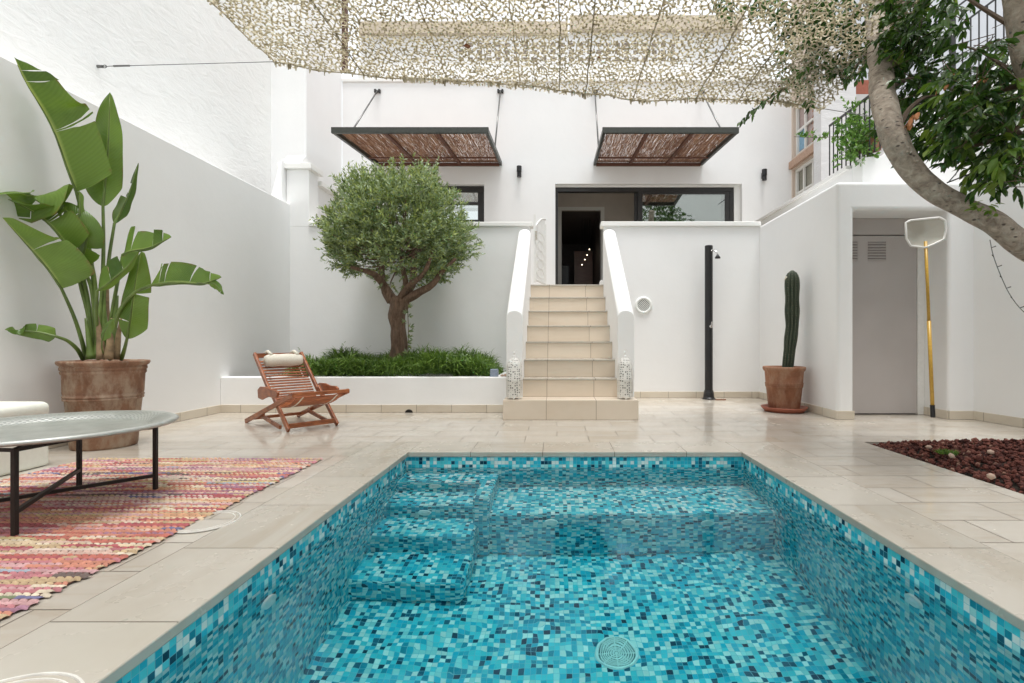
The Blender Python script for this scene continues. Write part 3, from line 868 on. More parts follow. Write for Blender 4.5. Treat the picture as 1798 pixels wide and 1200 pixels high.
# ---- garden gate (folded open)
gt = thing('garden_gate', 'white ornamental iron gate swung open at the top of the stairs', 'gate', (-.30, 7.02, TZ))
ga, gb = Vector((-.305, 7.02, 0)), Vector((-.17, 7.62, 0))
def gp(t, z): q = ga.lerp(gb, t); return (q.x, q.y, z)
b = MB()
b.bar(gp(0, TZ + .04), gp(0, TZ + .97), .03, .03); b.bar(gp(1, TZ + .04), gp(1, TZ + .97), .025, .025)
b.bar(gp(0, TZ + .08), gp(1, TZ + .08), .02, .02)
b.tube([gp(k / 12, TZ + .80 + .24 * math.sin(PI * .5 * k / 12)) for k in range(13)], .011, 6)
b.build('frame', M['white_paint'], gt)
for k in range(1, 8):
    tt = k / 8; top = TZ + .80 + .24 * math.sin(PI * .5 * tt)
    MB().tube([gp(tt, TZ + .09), gp(tt, top)], .007, 6).build('bar', M['white_paint'], gt)
b = MB()
for j in range(5):
    z = TZ + .2 + j * .13
    b.tube([gp(.5 + .35 * math.cos(a / 10 * 2 * PI), z + .06 * math.sin(a / 10 * 2 * PI)) for a in range(11)], .006, 5)
b.build('scrollwork', M['white_paint'], gt)
rbox(-.30, -.27, 6.99, 7.02, TZ + .62, TZ + .74).build('latch', M['chrome'], gt)

# ---- round vent grille
vg = thing('vent_grille', 'round white pierced ventilation grille on the wall right of the stairs', 'vent', (1.182, YB, 1.265))
b = MB(); n = 36
def ringy(b, r0, r1, y0, y1, c, n=36):
    base = len(b.v)
    for (r, y) in ((r0, YB), (r0, y0), (r1, y1), (r1, YB)):
        for k in range(n):
            a = 2 * PI * k / n; b.v.append((c[0] + r * math.cos(a), y, c[1] + r * math.sin(a)))
    for i in range(3):
        for k in range(n):
            p_, q_ = base + i * n + k, base + i * n + (k + 1) % n; b.f.append((p_, q_, q_ + n, p_ + n))
ringy(b, .117, .082, YB - .02, YB - .026, (1.182, 1.265)); b.build('rim', M['white_plastic'], vg, smooth=True)
b = MB()
for k in range(-4, 5):
    o_ = k * .0185; L = math.sqrt(max(0, .083 ** 2 - (o_) ** 2))
    if L < .01: continue
    for sg in (1, -1):
        dxx, dzz = math.cos(PI / 4), math.sin(PI / 4) * sg; nx_, nz_ = -dzz, dxx
        c_ = (1.182 + nx_ * o_, 1.265 + nz_ * o_)
        b.bar((c_[0] - dxx * L, YB - .016 - .002 * sg, c_[1] - dzz * L), (c_[0] + dxx * L, YB - .016 - .002 * sg, c_[1] + dzz * L), .0065, .004, up=(0, 1, 0))
b.build('lattice', M['white_plastic'], vg)
MB().tube([(1.182, YB - .002, 1.265), (1.182, YB - .005, 1.265)], .083, 32).build('recess', plain('vent_dark', (.07, .07, .065), .9), vg)

# ---- solar shower
sh = thing('outdoor_shower', 'tall black outdoor shower column standing against the white wall', 'shower', (2.025, 6.83, 0))
MB().tube([(2.025, 6.83, .10), (2.025, 6.83, 2.05)], .052, 24).build('column', M['black'], sh, bevel=.008)
MB().lathe([(.0, 0), (.085, 0), (.085, .012), (.072, .03), (.065, .09), (.058, .12), (.0, .12)], 2.025, 6.83, 28).build('base', M['black'], sh, smooth=False)
b = MB().tube(spline([(2.05, 6.785, 1.97), (2.07, 6.73, 1.965), (2.095, 6.70, 1.93), (2.10, 6.695, 1.90)], 10), .010, 10)
b.lathe([(.0, 0), (.012, 0), (.012, .02), (0, .02)], 2.05, 6.79, 12, 1.96)
b.build('shower_arm', M['chrome'], sh, smooth=True)
MB().lathe([(.0, 0), (.034, .0), (.036, .012), (.018, .04), (.010, .055), (0, .055)], 2.10, 6.69, 20, 1.855).build('shower_head', M['black'], sh, smooth=True)
b = MB().tube([(2.035, 6.79, .97), (2.035, 6.755, .97)], .022, 16); b.bar((2.035, 6.752, .955), (2.045, 6.745, 1.03), .022, .012, up=(0, 1, 0))
b.build('tap_handle', M['chrome'], sh, bevel=.003)
tag(rbox(2.09, 2.22, 6.72, 6.76, .001, .012).build('floor_wedge', M['brown_panel']), 'small flat brown strip of wood on the floor beside the shower base', 'wood strip')

# ---- cactus in pot
CXp, CYp = 2.51, 5.66
sa = MB().lathe([(0, .008), (.17, .008), (.222, .05), (.238, .055), (.24, .045), (.20, .0), (0, 0)], CXp, CYp, 48)
tag(sa.build('plant_saucer', M['saucer'], smooth=True), 'red terracotta saucer under the cactus pot', 'saucer')
cp = thing('terracotta_pot', 'round terracotta pot with grooved bands holding the tall cactus', 'pot', (CXp, CYp, .009))
prof = [(0, .0), (.165, .0), (.172, .01), (.20, .26), (.208, .262), (.208, .272), (.203, .276), (.210, .278), (.210, .288), (.205, .292), (.212, .294), (.212, .304), (.206, .31), (.215, .43), (.226, .44), (.236, .455), (.238, .475), (.232, .485), (.216, .485), (.205, .46), (.200, .42)]
prof = [(r * .93, z) for r, z in prof]
MB().lathe(prof, CXp, CYp, 48, .0095).build('body', M['terra'], cp, smooth=True)
MB().lathe([(0, .43), (.188, .43)], CXp, CYp, 32, .01).build('soil', M['soil'], cp)
ct = thing('cactus', 'tall ribbed green columnar cactus leaning slightly in a terracotta pot', 'cactus', (CXp + .04, CYp, .44))
pts, rr_ = [], []
H = 40
for k in range(H + 1):
    t = k / H; z = .43 + t * 1.125
    r = .056 + .018 * min(1, t * 1.6)
    r *= 1 + .045 * math.sin(t * 24) * (1 if t > .2 else .4)
    if t > .90: r *= math.sqrt(max(.0, 1 - ((t - .90) / .102) ** 2))
    pts.append((CXp + .035 + .055 * min(1, t * 2.2) - .0 * t, CYp, z)); rr_.append(max(r, .004))
b = MB(); nn = 110; ribs = 11; base = 0
for i, p in enumerate(pts):
    for k in range(nn):
        a = 2 * PI * k / nn; f = abs(math.sin(ribs * a / 2)); r = rr_[i] * (.68 + .34 * f ** .8)
        b.v.append((p[0] + r * math.cos(a), p[1] + r * math.sin(a), p[2]))
for i in range(H):
    for k in range(nn):
        a, q = i * nn + k, i * nn + (k + 1) % nn; b.f.append((a, q, q + nn, a + nn))
b.f.append(tuple(H * nn + k for k in range(nn)))
b.build('stem', plain('cactus_green', (.040, .055, .032), .6, 0, .25, 18, .3), ct, smooth=True)
sp = MB(); sp.open = True
for i in range(1, H):
    for k in range(ribs):
        for q in range(3):
            a = 2 * PI * (k + .5) / ribs; p = pts[i]; r = rr_[i] * 1.0
            o_ = Vector((p[0] + r * math.cos(a), p[1] + r * math.sin(a), p[2]))
            d = Vector((math.cos(a) + random.uniform(-.6, .6), math.sin(a) + random.uniform(-.6, .6), random.uniform(-.5, .7))).normalized() * .015
            s_ = d.cross(Vector((0, 0, 1))).normalized() * .0016
            sp.add([o_ - s_, o_ + s_, o_ + d], [(0, 1, 2)])
sp.build('spines', plain('cactus_spine', (.45, .38, .25), .6), ct)
lf = MB(); lf.tube([(CXp - .02, CYp - .05, 1.44), (CXp - .005, CYp - .07, 1.48)], [.002, .012], 6)
lf.build('dry_tag', M['cushion'], ct)

# ---- pool skimmer net leaning in the recess
sk = thing('pool_net', 'leaf skimmer net on a yellow pole leaning upright in the shed recess', 'pool net', (3.63, 4.97, 0))
p0, p1 = P(1639, 738, 4.97), P(1626, 425, 5.03)
MB().tube([p0 + Vector((0, 0, .02)), p0.lerp(p1, .08)], .021, 12).build('grip', M['black'], sk)
MB().tube([p0.lerp(p1, .08), p0.lerp(p1, .55)], .017, 12).build('pole', M['yellow'], sk, smooth=True)
MB().tube([p0.lerp(p1, .545), p1], .014, 12).build('pole', M['yellow'], sk, smooth=True)
hoop = [P(x, y, 5.02) for (x, y) in ((1625, 436), (1600, 433), (1592, 420), (1591, 392), (1600, 388), (1650, 383), (1660, 388), (1662, 405), (1658, 421), (1640, 430), (1625, 436))]
hp = []
for i in range(len(hoop) - 1):
    hp += [hoop[i], hoop[i].lerp(hoop[i + 1], .5)]
hp.append(hoop[-1])
MB().tube(hp, .010, 8).build('hoop', M['white_paint'], sk, smooth=True)
nb = MB(); nb.open = True
c_ = sum(hoop[:-1], Vector()) / (len(hoop) - 1)
K = 30
for j in range(6):
    s_ = 1 - j / 5.5
    for k in range(K):
        q = hp[int(k / K * (len(hp) - 1))].lerp(hp[int(k / K * (len(hp) - 1)) + 1], (k / K * (len(hp) - 1)) % 1)
        v_ = c_.lerp(q, s_); v_ = v_ + Vector((0, .11 * (1 - s_ ** 2), -.02 * (1 - s_)))
        nb.v.append(tuple(v_))
for j in range(5):
    for k in range(K):
        a, q = j * K + k, j * K + (k + 1) % K; nb.f.append((a, q, q + K, a + K))
nb.f.append(tuple(5 * K + k for k in range(K)))
nm = NT('fine_white_mesh'); nm.fin((.60, .58, .50), .8)
tr = nm.n('ShaderNodeBsdfTransparent'); mx = nm.n('ShaderNodeMixShader', {0: .45, 1: nm.b.outputs[0], 2: tr.outputs[0]}); nm.t.links.new(mx.outputs[0], nm.out.inputs[0])
nb.build('mesh_bag', nm.m, sk, smooth=True)

# ---- lanterns
def lantern(x, label):
    y = 5.155
    t = thing('lantern', label, 'lantern', (x, y, RH), 0, 'pierced white metal lanterns')
    def fn(a, z): return 1 + .035 * math.cos(8 * a)
    b = MB(); n = 48
    prof = [(.074, .0), (.078, .05), (.077, .18), (.080, .185), (.078, .20), (.073, .33), (.060, .375), (.036, .405), (.022, .42)]
    for i, (r, z) in enumerate(prof):
        for k in range(n):
            a = 2 * PI * k / n
            zz = z + (abs(math.sin(4 * a)) * .018 if i == 0 else 0)
            rr = r * fn(a, z); b.v.append((x + rr * math.cos(a), y + rr * math.sin(a), RH + .001 + zz))
    uvs = []
    for i in range(len(prof) - 1):
        for k in range(n):
            a, q = i * n + k, i * n + (k + 1) % n
            b.f.append((a, q, q + n, a + n))
            u0, u1 = k / n * .47, (k + 1) / n * .47
            uvs += [(u0, prof[i][1]), (u1, prof[i][1]), (u1, prof[i + 1][1]), (u0, prof[i + 1][1])]
    b.uv = uvs
    b.build('pierced_body', M['lantern'], t, smooth=True)
    MB().lathe([(.022, .418), (.026, .424), (.014, .435), (.008, .45), (.013, .462), (.008, .474), (0, .478)], x, y, 20, RH).build('finial', M['white_paint'], t, smooth=True)
    b = MB(); b.tube([(x + .025 * math.cos(a), y, RH + .478 + .018 * math.sin(a)) for a in [PI * k / 8 for k in range(9)]], .0022, 6)
    b.build('handle', M['white_paint'], t)
    MB().lathe([(.058, .03), (.060, .18), (.058, .32), (.03, .37)], x, y, 24, RH).build('painted_dark_core', plain('painted_inside_dark', (.10, .10, .09), .4), t, smooth=True)  # added dark core: painted shade of the lantern's inside, behind the piercings
lantern(-.430, 'white pierced metal lantern on the bottom step, left of the stairs')
lantern(.685, 'white pierced metal lantern on the bottom step, right of the stairs')

# ---- patterned tile cube + pebbles on the planter end
tc_ = P(868, 664, 5.62); cz = .386
tcm = NT('blue_patterned_ceramic'); uvp = tcm.mapping(tcm.uv(), (28, 28, 1))
vv = tcm.n('ShaderNodeTexMagic', {'Vector': uvp, 'Scale': 3.0, 'Distortion': 1.2}, turbulence_depth=2)
tcm.fin(tcm.ramp(vv.outputs['Fac'], [(.42, (.05, .10, .22)), (.5, (.60, .66, .70))], 'CONSTANT'), .3)
tag(rbox(tc_.x - .042, tc_.x + .042, 5.575, 5.655, cz, cz + .082).build('candle_holder', tcm.m, bevel=.006), 'small blue and white patterned ceramic cube on the planter rim', 'candle holder')
for i, (dx_, r, lb) in enumerate(((.085, .020, 'pale round pebble next to the blue and white ceramic cube'), (.13, .026, 'pale pebble between the ceramic cube and the left lantern'), (.165, .017, 'dark small pebble nearest the left lantern on the planter rim'))):
    b = MB().lathe([(0, 0), (r * .8, r * .15), (r, r * .6), (r * .75, r * 1.1), (0, r * 1.3)], tc_.x + dx_, 5.62, 14, cz, fn=lambda a, z: 1 + .12 * math.sin(2 * a + i))
    tag(b.build('pebble', M['stone_pale'] if i < 2 else M['iron'], smooth=True), lb, 'pebble', 'pebbles on the planter rim')

# ================================================================== FURNITURE
# ---- rug
def rug():
    x0, x1, y0, y1 = -3.04, -1.525, .55, 3.34
    pal = [(.50, .12, .09), (.62, .24, .16), (.66, .36, .20), (.52, .18, .22), (.34, .16, .26), (.74, .60, .40), (.78, .70, .54), (.68, .48, .40), (.60, .50, .24),
           (.42, .06, .09), (.12, .15, .34), (.16, .24, .12), (.62, .36, .38), (.74, .62, .54), (.56, .42, .24), (.36, .46, .56), (.10, .08, .08)]
    pal = [tuple(.82 * a_ + .18 * b_ for a_, b_ in zip(c_, (.56, .40, .32))) for c_ in pal]
    wts = [13, 13, 9, 11, 8, 8, 8, 13, 3, 9, 1.2, 1, 10, 10, 5, 1.8, 2]
    rr = random.Random(5)
    b = MB(); b.open = True; cols = []
    rowh, L = .0175, .027
    ny, nx = int((y1 - y0) / rowh), int((x1 - x0) / L)
    band = None
    for j in range(ny):
        y = y0 + j * rowh
        if band is None or rr.random() < .5: band = rr.choices(pal, wts, k=4)
        cur = rr.choice(band); left = 0
        ex0, ex1 = rr.uniform(-.012, .012), rr.uniform(-.012, .014)
        for i in range(nx):
            if left <= 0: cur = rr.choice(band) if rr.random() < .8 else rr.choices(pal, wts)[0]; left = rr.randint(2, 11)
            left -= 1
            xa = x0 + i * L + (ex0 if i == 0 else 0); xb = x0 + (i + 1) * L + (ex1 if i == nx - 1 else 0)
            h = .010 + rr.uniform(-.002, .003); sk_ = .010 if j % 2 else -.010
            # a plump twisted strand: 3x3 grid bump
            vs = []
            for v_, hy in ((0, .0), (.25, .8), (.5, 1), (.75, .8), (1, .0)):
                for u_, hx in ((0.02, .35), (.3, .95), (.7, .95), (.98, .35)):
                    vs.append((xa + (xb - xa) * u_ + sk_ * (v_ - .5), y + rowh * v_ * 1.06, .005 + h * hy * hx))
            fs = [(r * 4 + c, r * 4 + c + 1, r * 4 + c + 5, r * 4 + c + 4) for r in range(4) for c in range(3)]
            b.add(vs, fs)
            k = rr.uniform(.82, 1.12); c3 = tuple(min(1, q * k) for q in cur)
            cols += [c3] * (12 * 4)
    o = b.build('rug', M['rug'], smooth=True)
    ca = o.data.color_attributes.new('Col', 'FLOAT_COLOR', 'CORNER')
    arr = np.ones((len(cols), 4), dtype=np.float32); arr[:, :3] = cols
    ca.data.foreach_set('color', arr.ravel())
    # backing so the floor does not show between the rows
    tag(o, 'multicoloured woven rag rug on the tiles beside the pool', 'rug')
    u = rbox(x0 + .012, x1 - .014, y0 + .01, y1 - .01, .0045, .0085).build('backing', plain('rug_backing', (.12, .05, .04), .95, 0, .4, 60), o)
rug()

# ---- tray table: stand + tray
TC = Vector((-2.3, 2.33, 0))
stn = thing('folding_stand', 'black iron folding stand with crossed bars under the round tray', 'table stand', (TC.x, TC.y, .012))
leg = {}
for nme, an in (('R', 50), ('F', -61), ('B', 119), ('L', 230)):
    a = R(an); leg[nme] = (TC.x + .38 * math.cos(a), TC.y + .38 * math.sin(a))
for nme, (x, y) in leg.items():
    MB().bar((x, y, .014), (x, y, .352), .018, .018).build('leg', M['iron'], stn, bevel=.002)
MB().bar((*leg['L'], .085), (*leg['R'], .085), .016, .016).build('cross_bar', M['iron'], stn)
MB().bar((*leg['F'], .103), (*leg['B'], .103), .016, .016).build('cross_bar', M['iron'], stn)
MB().bar((*leg['L'], .330), (*leg['R'], .330), .014, .014).build('cross_bar', M['iron'], stn)
MB().bar((*leg['F'], .347), (*leg['B'], .347), .014, .014).build('cross_bar', M['iron'], stn)
for a_, b_ in (('R', 'B'), ('B', 'L'), ('L', 'F'), ('F', 'R')):
    MB().bar((*leg[a_], .346), (*leg[b_], .346), .008, .014).build('top_rail', M['iron'], stn)
tcx, tcy = -2.32, 2.33
pr = [(0, .0), (.36, .0), (.375, .006), (.39, .020), (.45, .030), (.472, .032), (.480, .028), (.483, .020), (.478, .012), (.47, .022), (.45, .024), (.395, .014), (.38, -.001), (.36, -.005), (0, -.005)]
b = MB().lathe(pr, tcx, tcy, 96, .362, fn=lambda a, z: 1 + .002 * math.sin(11 * a))
tag(b.build('tray', M['tray'], smooth=True), 'large round engraved silver tray serving as a low table top', 'tray')

# ---- bench block with cushion (left edge)
bn = thing('ottoman', 'pale boxy ottoman with a rounded seat pad at the left edge', 'ottoman', (-3.40, 2.4, 0))
rbox(-3.64, -3.16, 1.6, 3.19, 0.002, .30).build('base', M['pouf'], bn, bevel=.015)
rbox(-3.645, -3.15, 1.6, 3.20, .301, .40).build('seat_pad', M['pouf'], bn, bevel=.04, seg=5, smooth=True)

# ---- folding chair
CR = thing('deck_chair', 'low slatted wooden folding chair with a cream head cushion by the planter', 'chair', (-2.467, 4.774, .002), math.atan2(-.63, .776))
def lb(): return MB()
Wc = .24
for s_ in (-1, 1):
    y = s_ * Wc
    lb().bar((-.43, y, .012), (.565, y, .325), .022, .042).build('long_leg', M['teak'], CR, local=True, bevel=.004)
    y2 = s_ * (Wc - .026)
    lb().bar((.42, y2, .012), (.06, y2, .335), .022, .042).build('short_leg', M['teak'], CR, local=True, bevel=.004)
    y3 = s_ * (Wc - .026)
    lb().bar((.075, y3 + s_ * .0, .285), (-.30, y3, .655), .022, .040).build('back_rail', M['teak'], CR, local=True, bevel=.004)
    # arm: shaped board standing on edge outside the frame
    ya, yb = (y + s_ * .014, y + s_ * .036)
    poly = [(-.06, .26), (-.07, .335), (-.02, .365), (.10, .368), (.20, .350), (.30, .352), (.345, .335), (.335, .30), (.27, .282), (.15, .285), (.06, .262), (.02, .25)]
    lb().prism(poly, 'y', min(ya, yb), max(ya, yb)).build('armrest', M['teak'], CR, local=True, bevel=.006)
    lb().bar((-.15, y2, .090), (.26, y2, .022), .020, .032).build('brace', M['teak'], CR, local=True, bevel=.003)
    lb().bar((-.11, y2, .075), (-.11, y2, .125), .020, .05).build('brace', M['teak'], CR, local=True, bevel=.003)
def xbar(x, z, w_, h_, L=Wc, nm='cross_rail'):
    lb().box(x - w_ / 2, x + w_ / 2, -L, L, z - h_ / 2, z + h_ / 2).build(nm, M['teak'], CR, local=True, bevel=.003)
xbar(.395, .045, .02, .042, Wc - .04); xbar(-.36, .042, .02, .028, Wc - .012); xbar(-.285, .635, .022, .045, Wc - .03)
xbar(.558, .325, .030, .030, Wc + .01)
sl_ = MB()                                            # seat/back slats on a curve
curve = spline([(.545, 0, .305), (.42, 0, .235), (.27, 0, .195), (.13, 0, .205), (.04, 0, .265), (-.05, 0, .37), (-.15, 0, .480), (-.265, 0, .605)], 34)
for i in range(1, len(curve) - 1):
    p = curve[i]; t = (curve[i + 1] - curve[i - 1]).normalized()
    LL = Wc - .045 if p.x < .1 else Wc - .04
    b = lb().bar((p.x, -LL, p.z), (p.x, LL, p.z), .0165, .010, up=Vector((-t.z, 0, t.x)))
    b.build('slat', M['teak'], CR, local=True, bevel=.002)
for s_ in (-1, 1):
    b = lb()
    for i in range(len(curve) - 1):
        b.bar((curve[i].x, s_ * .15, curve[i].z - .008), (curve[i + 1].x, s_ * .15, curve[i + 1].z - .008), .012, .003)
    b.build('webbing', M['cushion'], CR, local=True)
# cushion roll
b = MB(); n = 20
for i in range(17):
    u = -1 + i / 8; r = .060 * (1 - .25 * abs(u) ** 6) * (1 + .03 * math.sin(u * 7))
    for k in range(n):
        a = 2 * PI * k / n
        b.v.append((-.185 + r * 1.15 * math.cos(a) * .8 + .0, u * .165, .590 + r * math.sin(a)))
for i in range(16):
    for k in range(n):
        a, q = i * n + k, i * n + (k + 1) % n; b.f.append((a, q, q + n, a + n))
b.f.append(tuple(range(n))); b.f.append(tuple(16 * n + k for k in range(n)))
cu = b.build('cushion', M['cushion'], CR, local=True, smooth=True)
for s_ in (-1, 1):
    lb().tube([(-.16, s_ * .12, .645), (-.24, s_ * .12, .675), (-.31, s_ * .12, .655), (-.30, s_ * .12, .60)], [.016, .014, .012, .010], 6).build('strap', M['cushion'], cu, local=True, smooth=True)

# ================================================================== BIRD OF PARADISE
PC = Vector((-3.33, 3.77, 0))
bp = thing('terracotta_pot', 'large weathered terracotta pot holding the bird of paradise plant', 'pot', (PC.x, PC.y, 0))
prof = [(0, .001), (.245, .001), (.252, .015), (.275, .24), (.287, .345), (.300, .35), (.302, .362), (.295, .366), (.303, .370), (.304, .382), (.296, .386), (.302, .40),
        (.308, .53), (.318, .54), (.320, .555), (.314, .560), (.324, .566), (.326, .584), (.318, .59), (.340, .604), (.348, .618), (.345, .63), (.325, .632), (.305, .61), (.296, .56)]
prof = [(r * .76, z) for r, z in prof]
MB().lathe(prof, PC.x, PC.y, 64, 0, fn=lambda a, z: 1 + .004 * math.sin(3 * a + z * 9)).build('body', M['terra_big'], bp, smooth=True)
MB().lathe([(0, .575), (.228, .575)], PC.x, PC.y, 32, 0).build('soil', M['soil'], bp)
SP = thing('bird_of_paradise', 'tall bird of paradise plant with broad torn leaves in a large pot', 'plant', (PC.x, PC.y, .58))
lrng = random.Random(11)
def px3(pts, D):
    if not hasattr(D, '__len__'): D = [D] * len(pts)
    out = []
    for (x, y), d in zip(pts, D): out.append(P(x, y, min(d, 3.56 * 900 / (978 - x))))
    return out
def sleaf(mid, D, petiole, Dp, wL, wR, aL=20, aR=20, tears=(0, 0), base_w=.16, tip=3.0, curl=.0, mat='strel', pr=.012):
    """mid: px midrib base->tip; wL = left of travel direction in the picture"""
    pts = spline(px3(mid, D), 46)
    V = Vector((0, 1, 0))
    b = MB(); b.open = True; uv = []
    NS = 7
    segs = [(pts[i + 1] - pts[i]).length for i in range(45)]; Ltot = sum(segs)
    for side, W, ang, nt_ in ((1, wL, aL, tears[0]), (-1, wR, aR, tears[1])):
        W = W / 900 * 3.7 * 1.17
        cuts = sorted(lrng.uniform(.12, .92) for _ in range(nt_))
        bounds = [0] + cuts + [1.0]
        for gi in range(len(bounds) - 1):
            t0, t1 = bounds[gi], bounds[gi + 1]
            nr = max(3, int((t1 - t0) * 44) + 1)
            droop = lrng.uniform(-.2, .2) if nt_ else 0
            slide = lrng.uniform(-.02, .05) if nt_ else 0
            wk = lrng.uniform(.86, 1.0) if nt_ else 1
            base = len(b.v)
            tl = []
            for r in range(nr):
                tt = t0 + (t1 - t0) * r / (nr - 1)
                if nt_ and (t1 - t0) > .03:
                    tt_edge = tt + (.012 if r == 0 and gi > 0 else (-.012 if r == nr - 1 and gi < len(bounds) - 2 else 0))
                else: tt_edge = tt
                for s in range(NS + 1):
                    sv = s / NS
                    te = tt + (tt_edge - tt) * sv + slide * sv * sv
                    te = min(.9999, max(0, te))
                    i = min(44, int(te * 45)); f = te * 45 - i
                    p = pts[i].lerp(pts[i + 1], f); T_ = (pts[i + 1] - pts[i]).normalized()
                    S0 = T_.cross(V); S0 = S0.normalized() if S0.length > .01 else Vector((1, 0, 0))
                    prof_ = min(1, (tt / base_w)) ** .65 * max(0, 1 - tt ** tip) ** .75
                    a = R(ang) + droop * sv + curl * sv * sv
                    dirv = S0 * side * math.cos(a) + V * math.sin(a)
                    wv = W * prof_ * wk * sv
                    ripple = .004 * math.sin(tt * 17 + s * .4) * sv
                    q = p + dirv * wv + V * ripple
                    b.v.append(tuple(q)); tl.append((tt, sv * side))
            for r in range(nr - 1):
                for s in range(NS):
                    i0 = r * (NS + 1) + s
                    f_ = (i0, i0 + 1, i0 + NS + 2, i0 + NS + 1)
                    if side < 0: f_ = f_[::-1]
                    b.f.append(tuple(base + k for k in f_))
                    uv += [tl[k] for k in f_]
    b.uv = uv
    # leaf root: stalk + blade
    pp = spline(px3(petiole, Dp), 16)
    stalk = pp[::-1]
    m = MB().tube(stalk + pts[2::4], [pr * (1.25 - .5 * i / 15) for i in range(16)] + [pr * .7 * (1 - .85 * i / 11) for i in range(11)], 8)
    so_ = m.build('leaf_stalk', M['petiole'], SP, smooth=True)
    b.build('leaf_blade', M[mat], so_, smooth=True)
D0 = 3.73
# back to front
sleaf([(104, 372), (70, 350), (25, 338), (-30, 345)], [3.62, 3.55, 3.5, 3.45], [(100, 368), (128, 430), (152, 520), (165, 632)], [3.62, 3.68, 3.72, D0], 12, 46, 40, 8, (0, 1), .2, 3.2)
sleaf([(200, 394), (215, 365), (228, 335), (242, 287)], [3.78, 3.8, 3.8, 3.8], [(200, 394), (190, 460), (183, 540), (181, 632)], [3.78, 3.76, 3.74, D0], 26, 9, 35, 50, (3, 0), .2, 2.5)
sleaf([(133, 338), (117, 297), (97, 240), (75, 196), (43, 143), (24, 101)], [3.66, 3.62, 3.58, 3.56, 3.52, 3.5], [(133, 338), (148, 400), (162, 480), (172, 632)], [3.66, 3.7, 3.72, D0], 18, 66, 60, 8, (5, 5), .10, 4.5)
sleaf([(180, 364), (184, 320), (189, 260), (191, 210), (192, 163)], [3.72, 3.72, 3.7, 3.7, 3.68], [(180, 364), (181, 430), (179, 520), (177, 632)], [3.72, 3.73, 3.73, D0], 42, 20, 12, 40, (0, 0), .22, 2.6, mat='strel')
sleaf([(138, 470), (150, 430), (148, 400), (112, 368), (98, 362)], [3.66, 3.62, 3.6, 3.58, 3.58], [(138, 470), (140, 500), (155, 560), (162, 632)], [3.66, 3.7, 3.72, D0], 22, 22, 30, 20, (1, 2))
sleaf([(123, 442), (95, 405), (67, 380), (40, 364), (12, 351)], [3.60, 3.54, 3.5, 3.48, 3.45], [(123, 442), (148, 480), (162, 520), (170, 632)], [3.60, 3.66, 3.7, D0], 10, 40, 55, 15, (1, 2), .12, 2.4)
sleaf([(107, 508), (80, 470), (45, 430), (3, 383)], [3.55, 3.48, 3.42, 3.36], [(107, 508), (128, 555), (143, 600), (150, 632)], [3.55, 3.62, 3.68, D0], 14, 56, 50, 8, (0, 1), .16, 2.8)
sleaf([(138, 400), (139, 375), (139, 345), (137, 336)], [3.6, 3.6, 3.6, 3.6], [(138, 400), (152, 440), (166, 500), (172, 632)], [3.6, 3.66, 3.7, D0], 9, 6, 30, 50, (0, 0), .4, 2.0)
sleaf([(215, 448), (232, 442), (262, 436), (300, 417)], [3.62, 3.58, 3.54, 3.5], [(215, 448), (205, 500), (195, 560), (188, 632)], [3.62, 3.68, 3.7, D0], 44, 5, 25, 60, (3, 0), .16, 2.6)
sleaf([(170, 512), (192, 496), (222, 470), (243, 443)], [3.52, 3.46, 3.42, 3.4], [(170, 512), (168, 550), (170, 590), (172, 632)], [3.52, 3.58, 3.64, D0], 32, 8, 20, 60, (2, 0), .2, 2.8)
sleaf([(222, 597), (228, 560), (236, 500), (247, 443)], [3.60, 3.57, 3.54, 3.52], [(222, 597), (219, 610), (216, 620), (212, 632)], [3.60, 3.64, 3.68, D0], 22, 24, 20, 20, (1, 1), .25, 3.2)
sleaf([(262, 503), (290, 498), (320, 497), (355, 499), (388, 488)], [3.46, 3.42, 3.4, 3.38, 3.36], [(262, 503), (232, 518), (208, 550), (196, 600), (192, 632)], [3.46, 3.52, 3.58, 3.65, D0], 33, 6, 15, 60, (5, 0), .12, 2.6, pr=.013)
sleaf([(366, 500), (378, 501), (392, 518)], [3.37, 3.37, 3.37], [(366, 500), (360, 499), (350, 498), (345, 498)], [3.37, 3.37, 3.37, 3.37], 6, 9, 20, 20, (0, 1), .3, 2.4, pr=.004)
sleaf([(97, 592), (70, 585), (40, 582), (7, 580)], [3.5, 3.46, 3.42, 3.38], [(97, 592), (118, 600), (135, 615), (145, 632)], [3.5, 3.56, 3.62, 3.70], 11, 13, 10, 15, (0, 1), .1, 2.8)
sleaf([(178, 600), (183, 585), (192, 570), (200, 560)], [3.45, 3.42, 3.4, 3.4], [(178, 600), (178, 612), (180, 620), (182, 632)], [3.45, 3.5, 3.6, D0], 9, 9, 20, 20, (0, 0), .3, 2.2, pr=.005)
# sheath fans at the base
for (x0, x1, yt, d) in ((170, 178, 500, 3.68), (185, 188, 470, 3.75), (195, 205, 520, 3.7), (178, 168, 545, 3.62), (190, 196, 560, 3.62), (160, 150, 560, 3.66), (202, 212, 560, 3.7), (183, 181, 480, 3.7)):
    pts = spline([P(x0, 632, d), P((x0 + x1) / 2, (632 + yt) / 2, d), P(x1, yt, d)], 10)
    MB().tube(pts, [.030 - .022 * (i / 9) ** .8 for i in range(10)], 8, rough=.4).build('sheath', M['sheath'] if lrng.random() < .6 else M['petiole'], SP, smooth=True)

